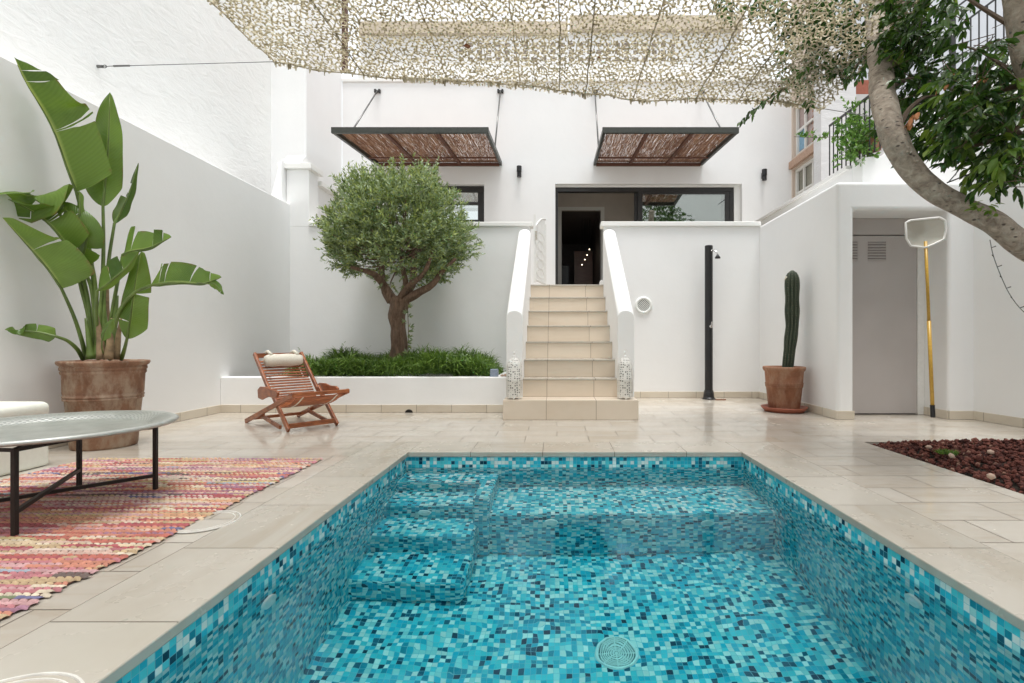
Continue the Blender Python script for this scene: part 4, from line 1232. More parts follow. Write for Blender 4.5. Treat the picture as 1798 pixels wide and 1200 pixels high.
# ================================================================== OLIVE TREE
OT = thing('olive_tree', 'round clipped olive tree with a rugged trunk in the planter', 'tree', (-1.92, 6.2, .30))
OD = 6.2
def opx(x, y, d=OD): return P(x, y, d)
tr_ = MB()
trunk = spline([opx(698, 640), opx(699, 620), opx(700, 590), opx(697, 560), opx(700, 535), opx(703, 522)], 26)
tr_.tube(trunk, [0.133, 0.116, 0.107, 0.101, 0.098, 0.095, 0.093, 0.091, 0.090, 0.089, 0.089, 0.089, 0.089, 0.089, 0.090, 0.092, 0.095, 0.097, 0.100, 0.103, 0.107, 0.108, 0.107, 0.101, 0.090, 0.069], 28, rough=.26, flute=5, fl_amp=.07)
limbs = [([(694, 535), (680, 512), (665, 490), (650, 480), (615, 470)], .062, [0, 0, -.1, -.2, -.3]),
         ([(688, 530), (672, 500), (668, 460), (655, 420)], .055, [0, .05, .1, .2]),
         ([(700, 530), (712, 500), (705, 465), (700, 420)], .042, [0, -.05, -.1, -.15]),
         ([(706, 530), (725, 495), (728, 450), (745, 400)], .055, [0, .1, .15, .25]),
         ([(704, 532), (735, 515), (760, 500), (775, 480), (800, 455)], .052, [0, -.1, -.15, -.2, -.2]),
         ([(700, 528), (716, 505), (745, 480), (760, 440)], .045, [0, -.15, -.3, -.4])]
for (pp, r0, dd_) in limbs:
    q = spline([opx(x, y, OD + dz) for (x, y), dz in zip(pp, dd_)], 16)
    tr_.tube(q, [r0 * (1 - .65 * i / 15) for i in range(16)], 12, rough=.35, seed=r0 * 100)
tr_.build('trunk', M['olive_bark'], OT, smooth=True)
# crown: leaves on small shoots spread through lumpy shell
lobes = []
lr = random.Random(3)
cc_ = Vector((-1.935, 6.25, 1.96))
def crown_r(d):
    # radius along direction d
    ax_, az = 1.0, 1.0
    rx, ry = .87, .68; rz = .93 if d.z > 0 else .55
    r = 1 / math.sqrt((d.x / rx) ** 2 + (d.y / ry) ** 2 + (d.z / rz) ** 2)
    return r * (1 + .17 * mnoise.noise(d * 2.4 + Vector((3, 1, 7))) + .16 * mnoise.noise(d * 6.5))
def leafcloud(shoots, leaves_per, ln, wd, out_v, out_f, rnd, spread=.6, droop=0.0):
    for (o, d, L) in shoots:
        for k in range(leaves_per):
            t = (k + rnd.random()) / leaves_per
            p = o + d * L * t
            a = Vector((rnd.gauss(0, 1), rnd.gauss(0, 1), rnd.gauss(0, 1))).normalized()
            ld = (d * .7 + a * spread + Vector((0, 0, -droop))).normalized()
            sd_ = ld.cross(Vector((rnd.gauss(0, 1), rnd.gauss(0, 1), rnd.gauss(0, 1)))).normalized()
            nn_ = ld.cross(sd_)
            l_ = ln * rnd.uniform(.65, 1.2); w_ = wd * rnd.uniform(.7, 1.2)
            n0 = len(out_v)
            out_v += [tuple(p), tuple(p + ld * l_ * .45 + sd_ * w_ - nn_ * w_ * .3), tuple(p + ld * l_ - nn_ * l_ * .12), tuple(p + ld * l_ * .45 - sd_ * w_ - nn_ * w_ * .3), tuple(p + ld * l_ * .5)]
            out_f += [(n0, n0 + 1, n0 + 4), (n0 + 1, n0 + 2, n0 + 4), (n0 + 2, n0 + 3, n0 + 4), (n0 + 3, n0, n0 + 4)]
shoots = []
for i in range(6800):
    d = Vector((lr.gauss(0, 1), lr.gauss(0, 1), lr.gauss(0, 1))).normalized()
    rr = crown_r(d) * (1 - .40 * lr.random() ** 1.6)
    o = cc_ + d * rr * .93
    hole = mnoise.noise(o * 4.2 + Vector((9, 2, 4)))
    if hole < -.16 and rr < crown_r(d) * .97: continue
    if d.z < -.05 and math.hypot(o.x + 1.93, o.y - 6.2) < .42 and o.z < 1.75 and lr.random() < .85: continue
    if d.z < -.25 and mnoise.noise(o * 3.5) < .0: continue
    sd_ = (d * .75 + Vector((lr.gauss(0, .4), lr.gauss(0, .4), .45))).normalized()
    shoots.append((o, sd_, lr.uniform(.07, .14)))
for i in range(70):                                    # stray shoots above the clipped line
    x = lr.choice([lr.gauss(-.62, .13), lr.gauss(-.25, .1), lr.gauss(.45, .12), lr.gauss(.1, .3)]); y = lr.uniform(-.4, .4)
    d = Vector((x, y, .75)).normalized(); o = cc_ + d * crown_r(d) * .95
    shoots.append((o, Vector((lr.gauss(0, .12), lr.gauss(0, .12), 1)).normalized(), lr.uniform(.12, .24)))
for i in range(40):
    d = Vector((lr.choice([-1, 1]), lr.uniform(-.5, .3), lr.uniform(-.5, .4))).normalized(); o = cc_ + d * crown_r(d) * .95
    shoots.append((o, (d + Vector((0, 0, lr.uniform(-.6, .6)))).normalized(), lr.uniform(.1, .18)))
# a thin sucker beside the trunk
for y_ in range(540, 630, 9):
    shoots.append((opx(716 + lr.uniform(-2, 2), y_, 6.05), Vector((lr.choice([-1, 1]), 0, .3)).normalized(), .03))
b = MB(); b.open = True
leafcloud(shoots, 12, .056, .0085, b.v, b.f, lr, .62)
b.build('foliage', M['olive_leaf'], OT)
tw = MB()
for i in range(70):
    o, d, L = lr.choice(shoots[:5000]); root = cc_ + (o - cc_) * .35 + Vector((0, 0, -.15))
    tw.tube(spline([root, root.lerp(o, .55) + Vector((lr.gauss(0, .04), lr.gauss(0, .04), -.03)), o], 7), [.011, .009, .008, .006, .005, .004, .003], 5)
tw.tube([opx(716, 640, 6.05), opx(717, 580, 6.05), opx(715, 530, 6.05)], .004, 5)
tw.build('branches', M['olive_bark'], OT)

# ---- ground cover in the planter
b = MB(); b.open = True
gr = random.Random(21)
def blade(o, d, L, wd):
    d = d.normalized(); s_ = d.cross(Vector((0, 0, 1)));
    s_ = (s_.normalized() if s_.length > .05 else Vector((1, 0, 0))) * wd
    rot = Matrix.Rotation(gr.uniform(-.9, .9), 3, d); s_ = rot @ s_
    m1 = o + d * L * .5 + Vector((0, 0, .01)); e = o + d * L + Vector((0, 0, -L * .28))
    n0 = len(b.v); b.v += [tuple(o - s_ * .5), tuple(o + s_ * .5), tuple(m1 + s_), tuple(m1 - s_), tuple(e)]
    b.f += [(n0, n0 + 1, n0 + 2, n0 + 3), (n0 + 3, n0 + 2, n0 + 4)]
for i in range(2300):
    x = gr.uniform(-2.98 if gr.random() < .9 else -3.2, -.72); y = gr.uniform(5.66, 6.75)
    edge = min(1, (x + 3.25) / .5) * min(1, (-.62 - x) / .25)
    hgt = (.15 + .22 * (mnoise.noise(Vector((x * 2.6, y * 2.6, 0))) * .8 + .5)) * max(.35, edge)
    base_ = Vector((x, y, .31 + hgt * .25))
    nbl = gr.randint(10, 15); sx_, sy_ = gr.gauss(0, .35), gr.gauss(0, .35)
    for k in range(nbl):
        a = gr.uniform(0, 2 * PI); el = gr.uniform(.25, 1.25)
        d = Vector((math.cos(a) * math.cos(el) + sx_ * .3, math.sin(a) * math.cos(el) - .15, math.sin(el)))
        blade(base_ + Vector((gr.gauss(0, .02), gr.gauss(0, .02), gr.uniform(0, hgt * .5))), d, hgt * gr.uniform(.45, .9), gr.uniform(.003, .0055))
for (px, top) in ((600, 612), (596, 600), (640, 608), (520, 612), (805, 612), (815, 603), (745, 612), (790, 610), (850, 620)):
    o = P(px, 650, 6.1)
    for k in range(12):
        t = k / 12; p = o.lerp(P(px + gr.uniform(4, 10), top, 6.1), t)
        blade(p, Vector((gr.choice([-1, 1]), gr.uniform(-.5, .5), .8)), .05, .004)
tag(b.build('ground_cover', M['cover_leaf']), kind='stuff', label='dense green feathery ground cover filling the planter', cat='ground cover')

# ================================================================== LAVA BED
lv = MB(); lr2 = random.Random(9)
ico = bmesh.new(); bmesh.ops.create_icosphere(ico, subdivisions=1, radius=1); IV = [v.co.copy() for v in ico.verts]; IF = [tuple(v.index for v in f.verts) for f in ico.faces]; ico.free()
tag(rbox(LX + .001, WR, LY0, LY1 - .001, -.10, -.03).build('gravel_bed_soil', M['soil']), kind='structure')
def rock(o, r, rn):
    s3 = Vector((rn.uniform(.8, 1.3), rn.uniform(.7, 1.2), rn.uniform(.6, 1.0)))
    ro = Matrix.Rotation(rn.uniform(0, 6.28), 3, 'Z') @ Matrix.Rotation(rn.uniform(0, 3), 3, 'X'); off = Vector((rn.random() * 50, rn.random() * 50, 0))
    return [o + ro @ Vector((v.x * s3.x, v.y * s3.y, v.z * s3.z)) * r * (1 + .38 * mnoise.noise(v * 1.7 + off)) for v in IV]
for i in range(9500):
    x = lr2.uniform(LX + .025, WR - .02); y = LY1 - .03 - (LY1 - LY0 - .05) * lr2.random() ** 1.3
    pile = min(1, (x - LX) / .25, (LY1 - y) / .12)
    z = -.015 + lr2.uniform(0, .042) * pile + .012 * pile + .02 * mnoise.noise(Vector((x * 3, y * 3, 0)))
    lv.add(rock(Vector((x, y, z)), lr2.uniform(.008, .018), lr2), IF)
tag(lv.build('lava_gravel', M['lava']), 'dark red lava gravel filling the bed by the right wall', 'gravel', kind='stuff')
for i, (px, py, r, lb_) in enumerate(((1672, 803, .022, 'pale pinkish stone just right of the small green tuft on the gravel'), (1740, 796, .024, 'pale flat stone nearer the right wall on the lava gravel'), (1632, 787, .020, 'small cream stone near the back edge of the lava gravel'), (1741, 838, .019, 'small tan stone lying towards the front of the gravel'))):
    D = (CH - .05) * 900 / (py - 601); o = P(px, py, D)
    b = MB(); b.add(rock(Vector((o.x, o.y, .052)), r, lr2), IF)
    tag(b.build('stone', M['stone_pale'], smooth=True), lb_, 'stone', 'pale stones on the lava gravel')
D = (CH - .05) * 900 / (795 - 601); o = P(1664, 795, D)
tf = MB(); tf.open = True
for k in range(260):
    a = lr2.uniform(0, 6.28); rr = lr2.random() ** .5 * .06; p = Vector((o.x + rr * math.cos(a), o.y + rr * math.sin(a), .04)); d = Vector((lr2.gauss(0, .6), lr2.gauss(0, .6), 1)).normalized() * lr2.uniform(.015, .035)
    s_ = Vector((lr2.gauss(0, 1), lr2.gauss(0, 1), 0)).normalized() * .004
    tf.add([p - s_, p + s_, p + d], [(0, 1, 2)])
tag(tf.build('succulent', M['cover_leaf']), 'small low green tuft growing on the red lava gravel', 'plant')

# ================================================================== SHADE NET
def net():
    t = thing('shade_net', 'beige camouflage shade net stretched over the patio', 'net', (0, 3, 3.4))
    b = MB(); b.open = True
    rr = random.Random(2)
    U0, U1 = -2.76, 2.60; Y1, Y0 = 5.0, .3
    def surf(x, y):
        u = (x - U0) / (U1 - U0); v = (Y1 - y) / (Y1 - Y0)
        z = 3.47 + (3.05 - 3.47) * u
        z += .02 * v - .10 * math.sin(PI * min(1, max(0, u))) * (1 - .6 * v) * (.35)
        z += .050 * mnoise.noise(Vector((x * 1.7, y * .8, 0))) + .016 * mnoise.noise(Vector((x * 5, y * 4, 3)))
        # back hem sags between its ties
        yy = y + (.05 * math.sin(x * 2.4) if v < .2 else 0) * (1 - v * 5)
        return Vector((x, yy, z))
    c = .027                                           # hexagon side
    dx_, dy_ = c * 1.732, c * 1.5
    cells = {}
    nx, ny = int((U1 - U0) / dx_) + 2, int((Y1 - Y0) / dy_) + 2
    def vert(i, j, k):
        # honeycomb vertices: k=0 lower, k=1 upper
        x = U0 + (i + (.5 if j % 2 else 0)) * dx_; y = Y0 + j * dy_ + (c if k else 0)
        key = (i, j, k)
        if key not in cells:
            jx, jy = rr.gauss(0, .0065), rr.gauss(0, .0065)
            cells[key] = surf(x + jx, y + jy) + Vector((0, 0, rr.gauss(0, .007)))
        return cells[key]
    def inside(p):
        u = (p.x - U0) / (U1 - U0)
        if p.x < U0 or p.x > U1 - .10 * (Y1 - p.y) / 1.6 * 1.0 or p.y > Y1 + .05: return False
        return True
    def strip(a, q):
        if not (inside(a) and inside(q)): return
        d = (q - a)
        if d.length < 1e-4: return
        t_ = d.normalized(); tilt = rr.uniform(-1.1, 1.1)
        s_ = (t_.cross(Vector((0, 0, 1))).normalized() * math.cos(tilt) + Vector((0, 0, 1)) * math.sin(tilt))
        w0, w1, w2 = rr.uniform(.007, .012), rr.uniform(.0042, .0075), rr.uniform(.007, .012)
        m_ = a.lerp(q, .5) + Vector((rr.gauss(0, .003), rr.gauss(0, .003), rr.gauss(0, .006)))
        a2, q2 = a - t_ * .004, q + t_ * .004
        n0 = len(b.v); b.v += [tuple(a2 - s_ * w0), tuple(a2 + s_ * w0), tuple(m_ + s_ * w1), tuple(m_ - s_ * w1), tuple(q2 + s_ * w2), tuple(q2 - s_ * w2)]
        b.f += [(n0, n0 + 1, n0 + 2, n0 + 3), (n0 + 3, n0 + 2, n0 + 4, n0 + 5)]
    def flap(p):
        a = rr.uniform(0, 6.28); d = Vector((math.cos(a), math.sin(a), rr.uniform(-.8, .1))).normalized() * rr.uniform(.012, .026)
        s_ = d.cross(Vector((0, 0, 1))).normalized() * rr.uniform(.006, .011)
        n0 = len(b.v); b.v += [tuple(p - s_), tuple(p + s_), tuple(p + d + s_ * .5), tuple(p + d - s_ * .5)]; b.f += [(n0, n0 + 1, n0 + 2, n0 + 3)]
    for j in range(ny):
        for i in range(-1, nx):
            v0, v1 = vert(i, j, 0), vert(i, j, 1)
            strip(v0, v1)
            if inside(v0) and rr.random() < .5: flap(v0)
            # upper vertex joins the two lower vertices of the next row
            if j + 1 < ny:
                if j % 2: strip(v1, vert(i, j + 1, 0)); strip(v1, vert(i + 1, j + 1, 0))
                else: strip(v1, vert(i - 1, j + 1, 0)); strip(v1, vert(i, j + 1, 0))
    # hanging hem bits
    for k in range(120):
        x = rr.uniform(U0, U1 - .1); p = surf(x, Y1 - .02)
        L = rr.uniform(.02, .06); s_ = rr.uniform(.008, .02)
        n0 = len(b.v); b.v += [tuple(p + Vector((-s_, 0, .01))), tuple(p + Vector((s_, 0, .01))), tuple(p + Vector((s_ * .4, rr.uniform(-.02, .02), -L))), tuple(p + Vector((-s_ * .4, 0, -L)))]; b.f += [(n0, n0 + 1, n0 + 2, n0 + 3)]
    b.build('netting', M['net'], t)
    # sewn seams / lacing ropes that run front to back
    sm = MB()
    for x in (U0 + .02, -1.9, -1.05, -.35, .02, .28, .75, 1.35, 1.75, 2.1):
        sm.tube([surf(x + rr.uniform(-.01, .01), Y0 + (Y1 - Y0) * k / 24) + Vector((0, 0, .0)) for k in range(25)], .0055, 5)
    sm.build('seam', M['net'], t)
    MB().tube([surf(U0 + (U1 - U0 - .12) * k / 40, Y1 - .01) for k in range(41)], .006, 6).build('hem_rope', M['net'], t)
    return surf
surf = net()
for (px, py, lb_) in ((820, 80, 'brown curled dry leaf caught in the net above the left awning'), (1052, 98, 'small dry brown leaf caught in the net above the stairs'), (1366, 152, 'dry brown leaf caught in the darker right part of the net')):
    zz_ = 3.2; D_ = (zz_ - CH) * 900 / (601 - py); q_ = surf((px - 978) / 900 * D_, D_); D_ = (q_.z - CH) * 900 / (601 - py); q_ = surf((px - 978) / 900 * D_, D_)
    k_ = .055 if px < 1000 else .022
    b = MB(); b.open = True
    b.add([q_ + Vector((-k_ * .6, 0, -.012)), q_ + Vector((0, -k_ * .5, -.004)), q_ + Vector((k_ * .7, 0, -.016)), q_ + Vector((.1 * k_, k_ * .9, -.010)), q_ + Vector((0, 0, -.020))], [(0, 1, 4), (1, 2, 4), (2, 3, 4), (3, 0, 4)])
    tag(b.build('dry_leaf', plain('brown_dead_leaf', (.20, .075, .035), .8)), lb_, 'leaf', 'dry leaves caught in the net')
def cable(a, q, label, sag=.03, r=.0035, eye=True, side=1):
    t = thing('steel_cable', label, 'cable', a)
    pts = [a.lerp(q, k / 12) - Vector((0, 0, sag * math.sin(PI * k / 12))) for k in range(13)]
    MB().tube(pts, r, 6).build('wire', M['rod_metal'], t)
    if eye:
        b = MB().tube([a + Vector((-.03 * side, 0, 0)), a + Vector((.03 * side, 0, 0))], .014, 10); b.tube([a + Vector((.03 * side, 0, 0)) + Vector((.02 * math.cos(x) * side + .02 * side, 0, .014 * math.sin(x))) for x in [2 * PI * k / 10 for k in range(11)]], .004, 6)
        b.build('wall_anchor', M['rod_metal'], t)
        MB().tube([a.lerp(q, .08), a.lerp(q, .17)], .009, 8).build('turnbuckle', M['rod_metal'], t)
cable(Vector((-4.45, 4.98, 3.445)), surf(-2.72, 4.98), 'steel cable from the rough left wall to the net corner', .0)
cable(Vector((4.10, 5.0, 2.80)), surf(2.35, 4.99), 'thin steel cable from the right corner of the net to the right wall', .0, eye=False)

# ================================================================== RIGHT: NEIGHBOUR BUILDINGS
nb_ = thing('neighbour_building', 'pale neighbouring building with cream framed windows beyond the shed', 'building', (5.5, 9, 0))
b = MB().wall('x', 4.281, 4.5, 8.34, 9.349, 2.0, 7.5, [(8.40, 9.30, 3.0, 3.88), (8.55, 9.28, 4.10, 5.0)])
b.build('side_wall', plaster('pinkish_render', (.60, .50, .42), .2), nb_)
rbox(4.22, 4.281, 8.341, 9.33, 3.90, 4.03).build('sill_band', plain('pink_brown_band', (.45, .30, .22), .8), nb_, bevel=.005)
def nwin(y0, y1, z0, z1, mull, pane):
    f = MB(); x0, x1 = 4.33, 4.37
    f.box(x0, x1, y0, y0 + .05, z0, z1); f.box(x0, x1, y1 - .05, y1, z0, z1); f.box(x0, x1, y0 + .05, y1 - .05, z0, z0 + .05); f.box(x0, x1, y0 + .05, y1 - .05, z1 - .05, z1)
    for m_ in mull:
        f.box(x0 + .003, x1 - .003, m_ - .02, m_ + .02, z0 + .05, z1 - .05)
    f.box(x0 + .005, x1 - .005, y0 + .05, y1 - .05, (z0 + z1) / 2 - .02, (z0 + z1) / 2 + .02)
    q = f.build('window', M['trim'], nb_)
    rbox(x1 + .01, x1 + .02, y0 + .02, y1 - .02, z0 + .02, z1 - .02).build('pane', pane, q)
nwin(8.40, 9.30, 3.0, 3.88, (8.68, 9.0), plain('curtained_glass', (.26, .25, .20), .25))
nwin(8.55, 9.28, 4.10, 5.0, (8.95,), plain('curtained_glass_upper', (.42, .33, .31), .25))
rbox(4.371, 4.379, 8.97, 9.24, 4.2, 4.6).build('blue_blind', plain('blue_blind', (.22, .38, .52), .6), nb_)
lt = MB()
for k in range(14):
    z = 4.1 + k * .1
    lt.bar((4.27, 8.345, z), (4.27, 8.54, z + .12), .012, .012); lt.bar((4.262, 8.345, z + .12), (4.262, 8.54, z), .012, .012)
lt.build('lattice', plain('brick_orange', (.34, .16, .08), .8), nb_)
rbox(4.18, 4.73, 8.10, 8.339, 2.0, 5.45).build('pillar', plaster('peeling_white', (.70, .69, .69), .4, .15), nb_)
rbox(4.74, 12, 8.3, 8.55, 2.0, 4.78).build('low_wall', plaster('grey_render', (.55, .54, .53), .3), nb_)
rbox(4.9, 12.5, 9.6, 9.9, 2.0, 9.2).build('back_wall', plaster('bluish_white_render', (.62, .65, .69), .3), nb_)
tt_ = MB().wall('y', 8.30, 8.54, 4.76, 5.3, 4.781, 5.0)
tb = thing('planter_trough', 'red-brown terracotta trough on the wall behind the trunk', 'planter', (5.0, 8.4, 4.781))
rbox(4.76, 5.35, 8.31, 8.54, 4.782, 5.02).build('trough', M['saucer'], tb, bevel=.01)

# parapet + ledge over the shed, with railing
pa = thing('roof_parapet', 'white sloping parapet wall above the storage shed', 'wall', (3.5, 6.2, 2.3))
rbox(3.401, 3.55, 5.9, 9.34, 1.9, 2.77).build('wall_face', M['plaster'], pa)
rbox(3.36, 3.58, 5.95, 9.34, 2.771, 2.815).build('coping', M['cap'], pa, bevel=.005)
b = MB().prism([(3.40, 1.9), (3.40, 2.82), (3.62, 2.84), (4.0, 3.15), (5.2, 4.05), (6.5, 4.9), (6.5, 1.9)], 'y', 5.70, 5.899)
b.build('stair_wall', M['plaster'], pa, bevel=.008)
rl = thing('balcony_railing', 'black iron railing left of the curved trunk above the shed', 'railing', (3.4, 6.1, 2.8), 0, 'black iron railings')
def railing(root, a, q, z0a, z0q, za, zq, n):
    MB().bar((a[0], a[1], za), (q[0], q[1], zq), .022, .022).build('top_rail', M['black'], root)
    for k in range(n + 1):
        t = k / n; x = a[0] + (q[0] - a[0]) * t; y = a[1] + (q[1] - a[1]) * t
        MB().bar((x, y, z0a + (z0q - z0a) * t), (x, y, za + (zq - za) * t - .012), .011, .011).build('baluster', M['black'], root)
railing(rl, (3.44, 6.46), (3.44, 5.45), 2.82, 2.82, 3.49, 3.47, 11)
r2 = thing('stair_railing', 'black iron stair railing rising to the right above the foliage', 'railing', (4.5, 5.8, 3.6), 0, 'black iron railings')
railing(r2, (4.50, 5.8), (6.0, 5.8), 3.57, 4.60, 4.30, 5.42, 16)
MB().bar((4.48, 5.8, 3.5), (4.48, 5.8, 5.2), .045, .045).build('post', M['dark_frame'], r2)
MB().bar((4.1, 6.0, 4.25), (4.9, 6.0, 4.85), .02, .02).build('upper_rail', M['black'], r2)
# potted plant on the ledge
pz = 2.83
pt_ = thing('flower_pot', 'small terracotta pot on the ledge left of the curved trunk', 'pot', (3.66, 5.80, 2.84))
MB().lathe([(0, 0), (.08, 0), (.11, .13), (.12, .13), (.12, .155), (.1, .155), (.09, .12)], 3.58, 5.80, 24, 2.93).build('body', M['terra'], pt_, smooth=True)
bu = thing('potted_bush', 'bright green leafy potted bush in front of the iron railing', 'plant', (3.55, 5.85, 2.85))
pr_ = random.Random(31); sh_ = []
for i in range(210):
    px, py = pr_.gauss(1508, 17), pr_.gauss(247, 24)
    if py > 292: continue
    o = P(px, py, pr_.uniform(5.6, 5.95)); sh_.append((o, Vector((pr_.gauss(0, .6), pr_.gauss(0, .4), pr_.uniform(-.2, 1))).normalized(), .08))
for k in range(14):
    sh_.append((P(1398 + k * 7, 240 + math.sin(k) * 3, 5.7), Vector((pr_.choice([-1, 1]) * .5, 0, pr_.choice([-1, 1]))).normalized(), .03))
b = MB(); b.open = True; leafcloud(sh_, 7, .055, .015, b.v, b.f, pr_, .7, .1); b.build('leaves', M['pot_leaf'], bu)
b = MB()
for k in range(14):
    b.tube(spline([(3.68, 5.82, 3.03), P(1510 + pr_.gauss(0, 10), 270, 5.8), P(pr_.gauss(1506, 16), pr_.gauss(235, 20), 5.8)], 6), .004, 5)
b.tube([P(1395, 241, 5.7), P(1440, 243, 5.7), P(1500, 238, 5.7)], .003, 5)
b.build('stems', M['twig'], bu)

# ================================================================== FICUS TREE
FT = thing('ficus_tree', 'grey-barked tree with a curved leaning trunk over the right side of the patio', 'tree', (3.45, 3.0, 0))
b = MB()
main = [Vector((3.45, 3.0, -.05)), Vector((3.42, 2.95, .5)), Vector((3.25, 2.9, 1.0)), P(1840, 455, 2.9), P(1798, 432, 2.88), P(1745, 391, 2.88), P(1690, 364, 2.9), P(1640, 336, 2.92), P(1600, 297, 2.95), P(1570, 243, 2.97), P(1553, 180, 3.15), P(1547, 120, 3.5), P(1542, 62, 3.98), P(1530, -20, 4.3), P(1500, -120, 4.6)]
wpx = [60, 56, 52, 50, 48, 45, 41, 42, 45, 49, 50, 53, 56, 56, 54]
mp = spline(main, 90)
rad = []
for i in range(90):
    t = i / 89 * 14; k = min(13, int(t)); f = t - k
    rad.append((wpx[k] * (1 - f) + wpx[k + 1] * f) / 2 / 900 * 2.5)
b.tube(mp, rad, 26, rough=.14)
sec = spline([P(1840, 440, 2.9), P(1850, 300, 2.8), P(1825, 160, 2.75), P(1800, 60, 2.72), P(1790, -20, 2.7), P(1770, -140, 2.7)], 26)
b.tube(sec, [.085 - .02 * i / 25 for i in range(26)], 18, rough=.12)
# swelling bud scars
fr = random.Random(12)
for k in range(26):
    i = fr.randint(30, 84); p = mp[i]; a = fr.uniform(-2.6, -.4)
    q = p + Vector((math.cos(a) * .2, -1, math.sin(a) * .3)).normalized() * rad[i] * .93
    b.tube([q, q + (q - p).normalized() * fr.uniform(.012, .022)], [fr.uniform(.010, .016), .004], 7)
b.build('trunk', M['ficus_bark'], FT, smooth=True)
# branches & leaves
def inreg(px, py):
    # density field of the crown in the picture, evaluated on world points
    n = mnoise.noise(Vector((px * .018, py * .022, 1.0))) + .5 * mnoise.noise(Vector((px * .05, py * .06, 5.0)))
    return n
tw = MB(); fol = []; young = []
def shoot(o, d, L):
    fol.append((o, d, L))
brs = [([(1552, 160), (1600, 140), (1650, 150), (1700, 170)], 3.26), ([(1544, 70), (1600, 60), (1640, 90), (1700, 75)], 3.9),
       ([(1800, 150), (1760, 160), (1700, 190), (1640, 215)], 2.8), ([(1810, 200), (1770, 235), (1720, 255), (1660, 262)], 2.7),
       ([(1830, 260), (1790, 275), (1750, 290), (1730, 300)], 2.6), ([(1538, 30), (1600, 0), (1640, -30), (1700, -60)], 4.1),
       ([(1815, 130), (1770, 120), (1730, 95), (1690, 80)], 2.9), ([(1572, 238), (1600, 190), (1640, 170), (1690, 200)], 2.97),
       ([(1800, 60), (1750, 30), (1690, -10), (1640, -60)], 2.8), ([(1820, 230), (1800, 240), (1760, 210), (1720, 215)], 3.0)]
for (pp, D) in brs:
    q = spline([P(x, y, D + .1 * i) for i, (x, y) in enumerate(pp)], 14)
    tw.tube(q, [.018 - .013 * i / 13 for i in range(14)], 6)
cnt = 0
fr = random.Random(44)
def target_w(px, py):
    """rough density of foliage in the crown"""
    w_ = 0
    for (cx_, cy_, sx_, sy_, a_) in ((1600, 60, 45, 52, 1.25), (1640, 140, 60, 45, 1.0), (1745, 205, 60, 50, 1.15), (1625, 195, 45, 35, .8), (1700, 238, 60, 24, .9), (1775, 270, 40, 40, 1.0),
                                   (1590, 175, 25, 45, .8), (1655, 262, 25, 16, .5), (1790, 130, 30, 40, .6), (1720, 150, 60, 25, .45), (1750, 95, 40, 20, .25), (1720, 300, 20, 14, .3), (1600, 10, 50, 20, 1.0)):
        w_ = max(w_, a_ * math.exp(-.5 * (((px - cx_) / sx_) ** 2 + ((py - cy_) / sy_) ** 2)))
    return w_
while cnt < 560:
    px, py = fr.uniform(1555, 1830), fr.uniform(-20, 330)
    if fr.random() > target_w(px, py) * (1.0 + .9 * inreg(px, py)): continue
    if px < 1600 and py > 230: continue
    o = P(px, py, fr.uniform(2.6, 3.5) if px > 1660 else fr.uniform(3.15, 3.7))
    if 150 < px - 1555 and py > 300 and px < 1740: continue
    d = Vector((fr.uniform(-1.1, .3), fr.gauss(0, .5), fr.uniform(-.75, .25))).normalized()
    (young if fr.random() < (.28 if px > 1700 and py > 130 else .06) else fol).append((o, d, fr.uniform(.08, .16))); cnt += 1
    if fr.random() < .4: tw.tube([o - d * .12, o + d * .1], .0025, 5)
# sprays over and beneath the net
for (x0, x1, y0, y1, n_, dlo, dhi) in ((1300, 1400, -5, 25, 26, 4.2, 4.6), (1370, 1440, 20, 75, 30, 4.2, 4.6), (1430, 1600, -10, 60, 120, 4.0, 4.6), (1420, 1530, 50, 125, 75, 4.2, 4.7), (1370, 1450, 80, 150, 24, 4.7, 5.0), (1240, 1300, -10, 10, 6, 4.2, 4.5)):
    for k in range(n_):
        o = P(fr.uniform(x0, x1), fr.uniform(y0, y1), 1.0) ; o = P(fr.uniform(x0, x1), fr.uniform(y0, y1), fr.uniform(dlo, dhi))
        fol.append((o, Vector((fr.uniform(-.8, .6), fr.gauss(0, .4), fr.uniform(-.8, .3))).normalized(), .13))
small = []
for (px, py, D) in ((1330, 188, 4.7), (1322, 192, 4.7), (1342, 180, 4.7), (1312, 203, 4.7), (1350, 170, 4.72), (1365, 160, 4.75), (1418, 178, 4.8), (1425, 184, 4.8), (1500, 110, 3.6), (1510, 98, 3.6), (1503, 125, 3.6), (1380, 150, 4.76)):
    for k in range(2): small.append((P(px + fr.uniform(-4, 4), py + fr.uniform(-4, 4), D), Vector((-.6, fr.gauss(0, .4), -.7)).normalized(), .09))
tw.tube(spline([P(1500, 80, 4.3), P(1420, 130, 4.6), P(1370, 160, 4.7), P(1312, 203, 4.7)], 10), .004, 5)
tw.tube(spline([P(1535, 90, 3.1), P(1515, 100, 3.4), P(1503, 120, 3.6)], 6), .004, 5)
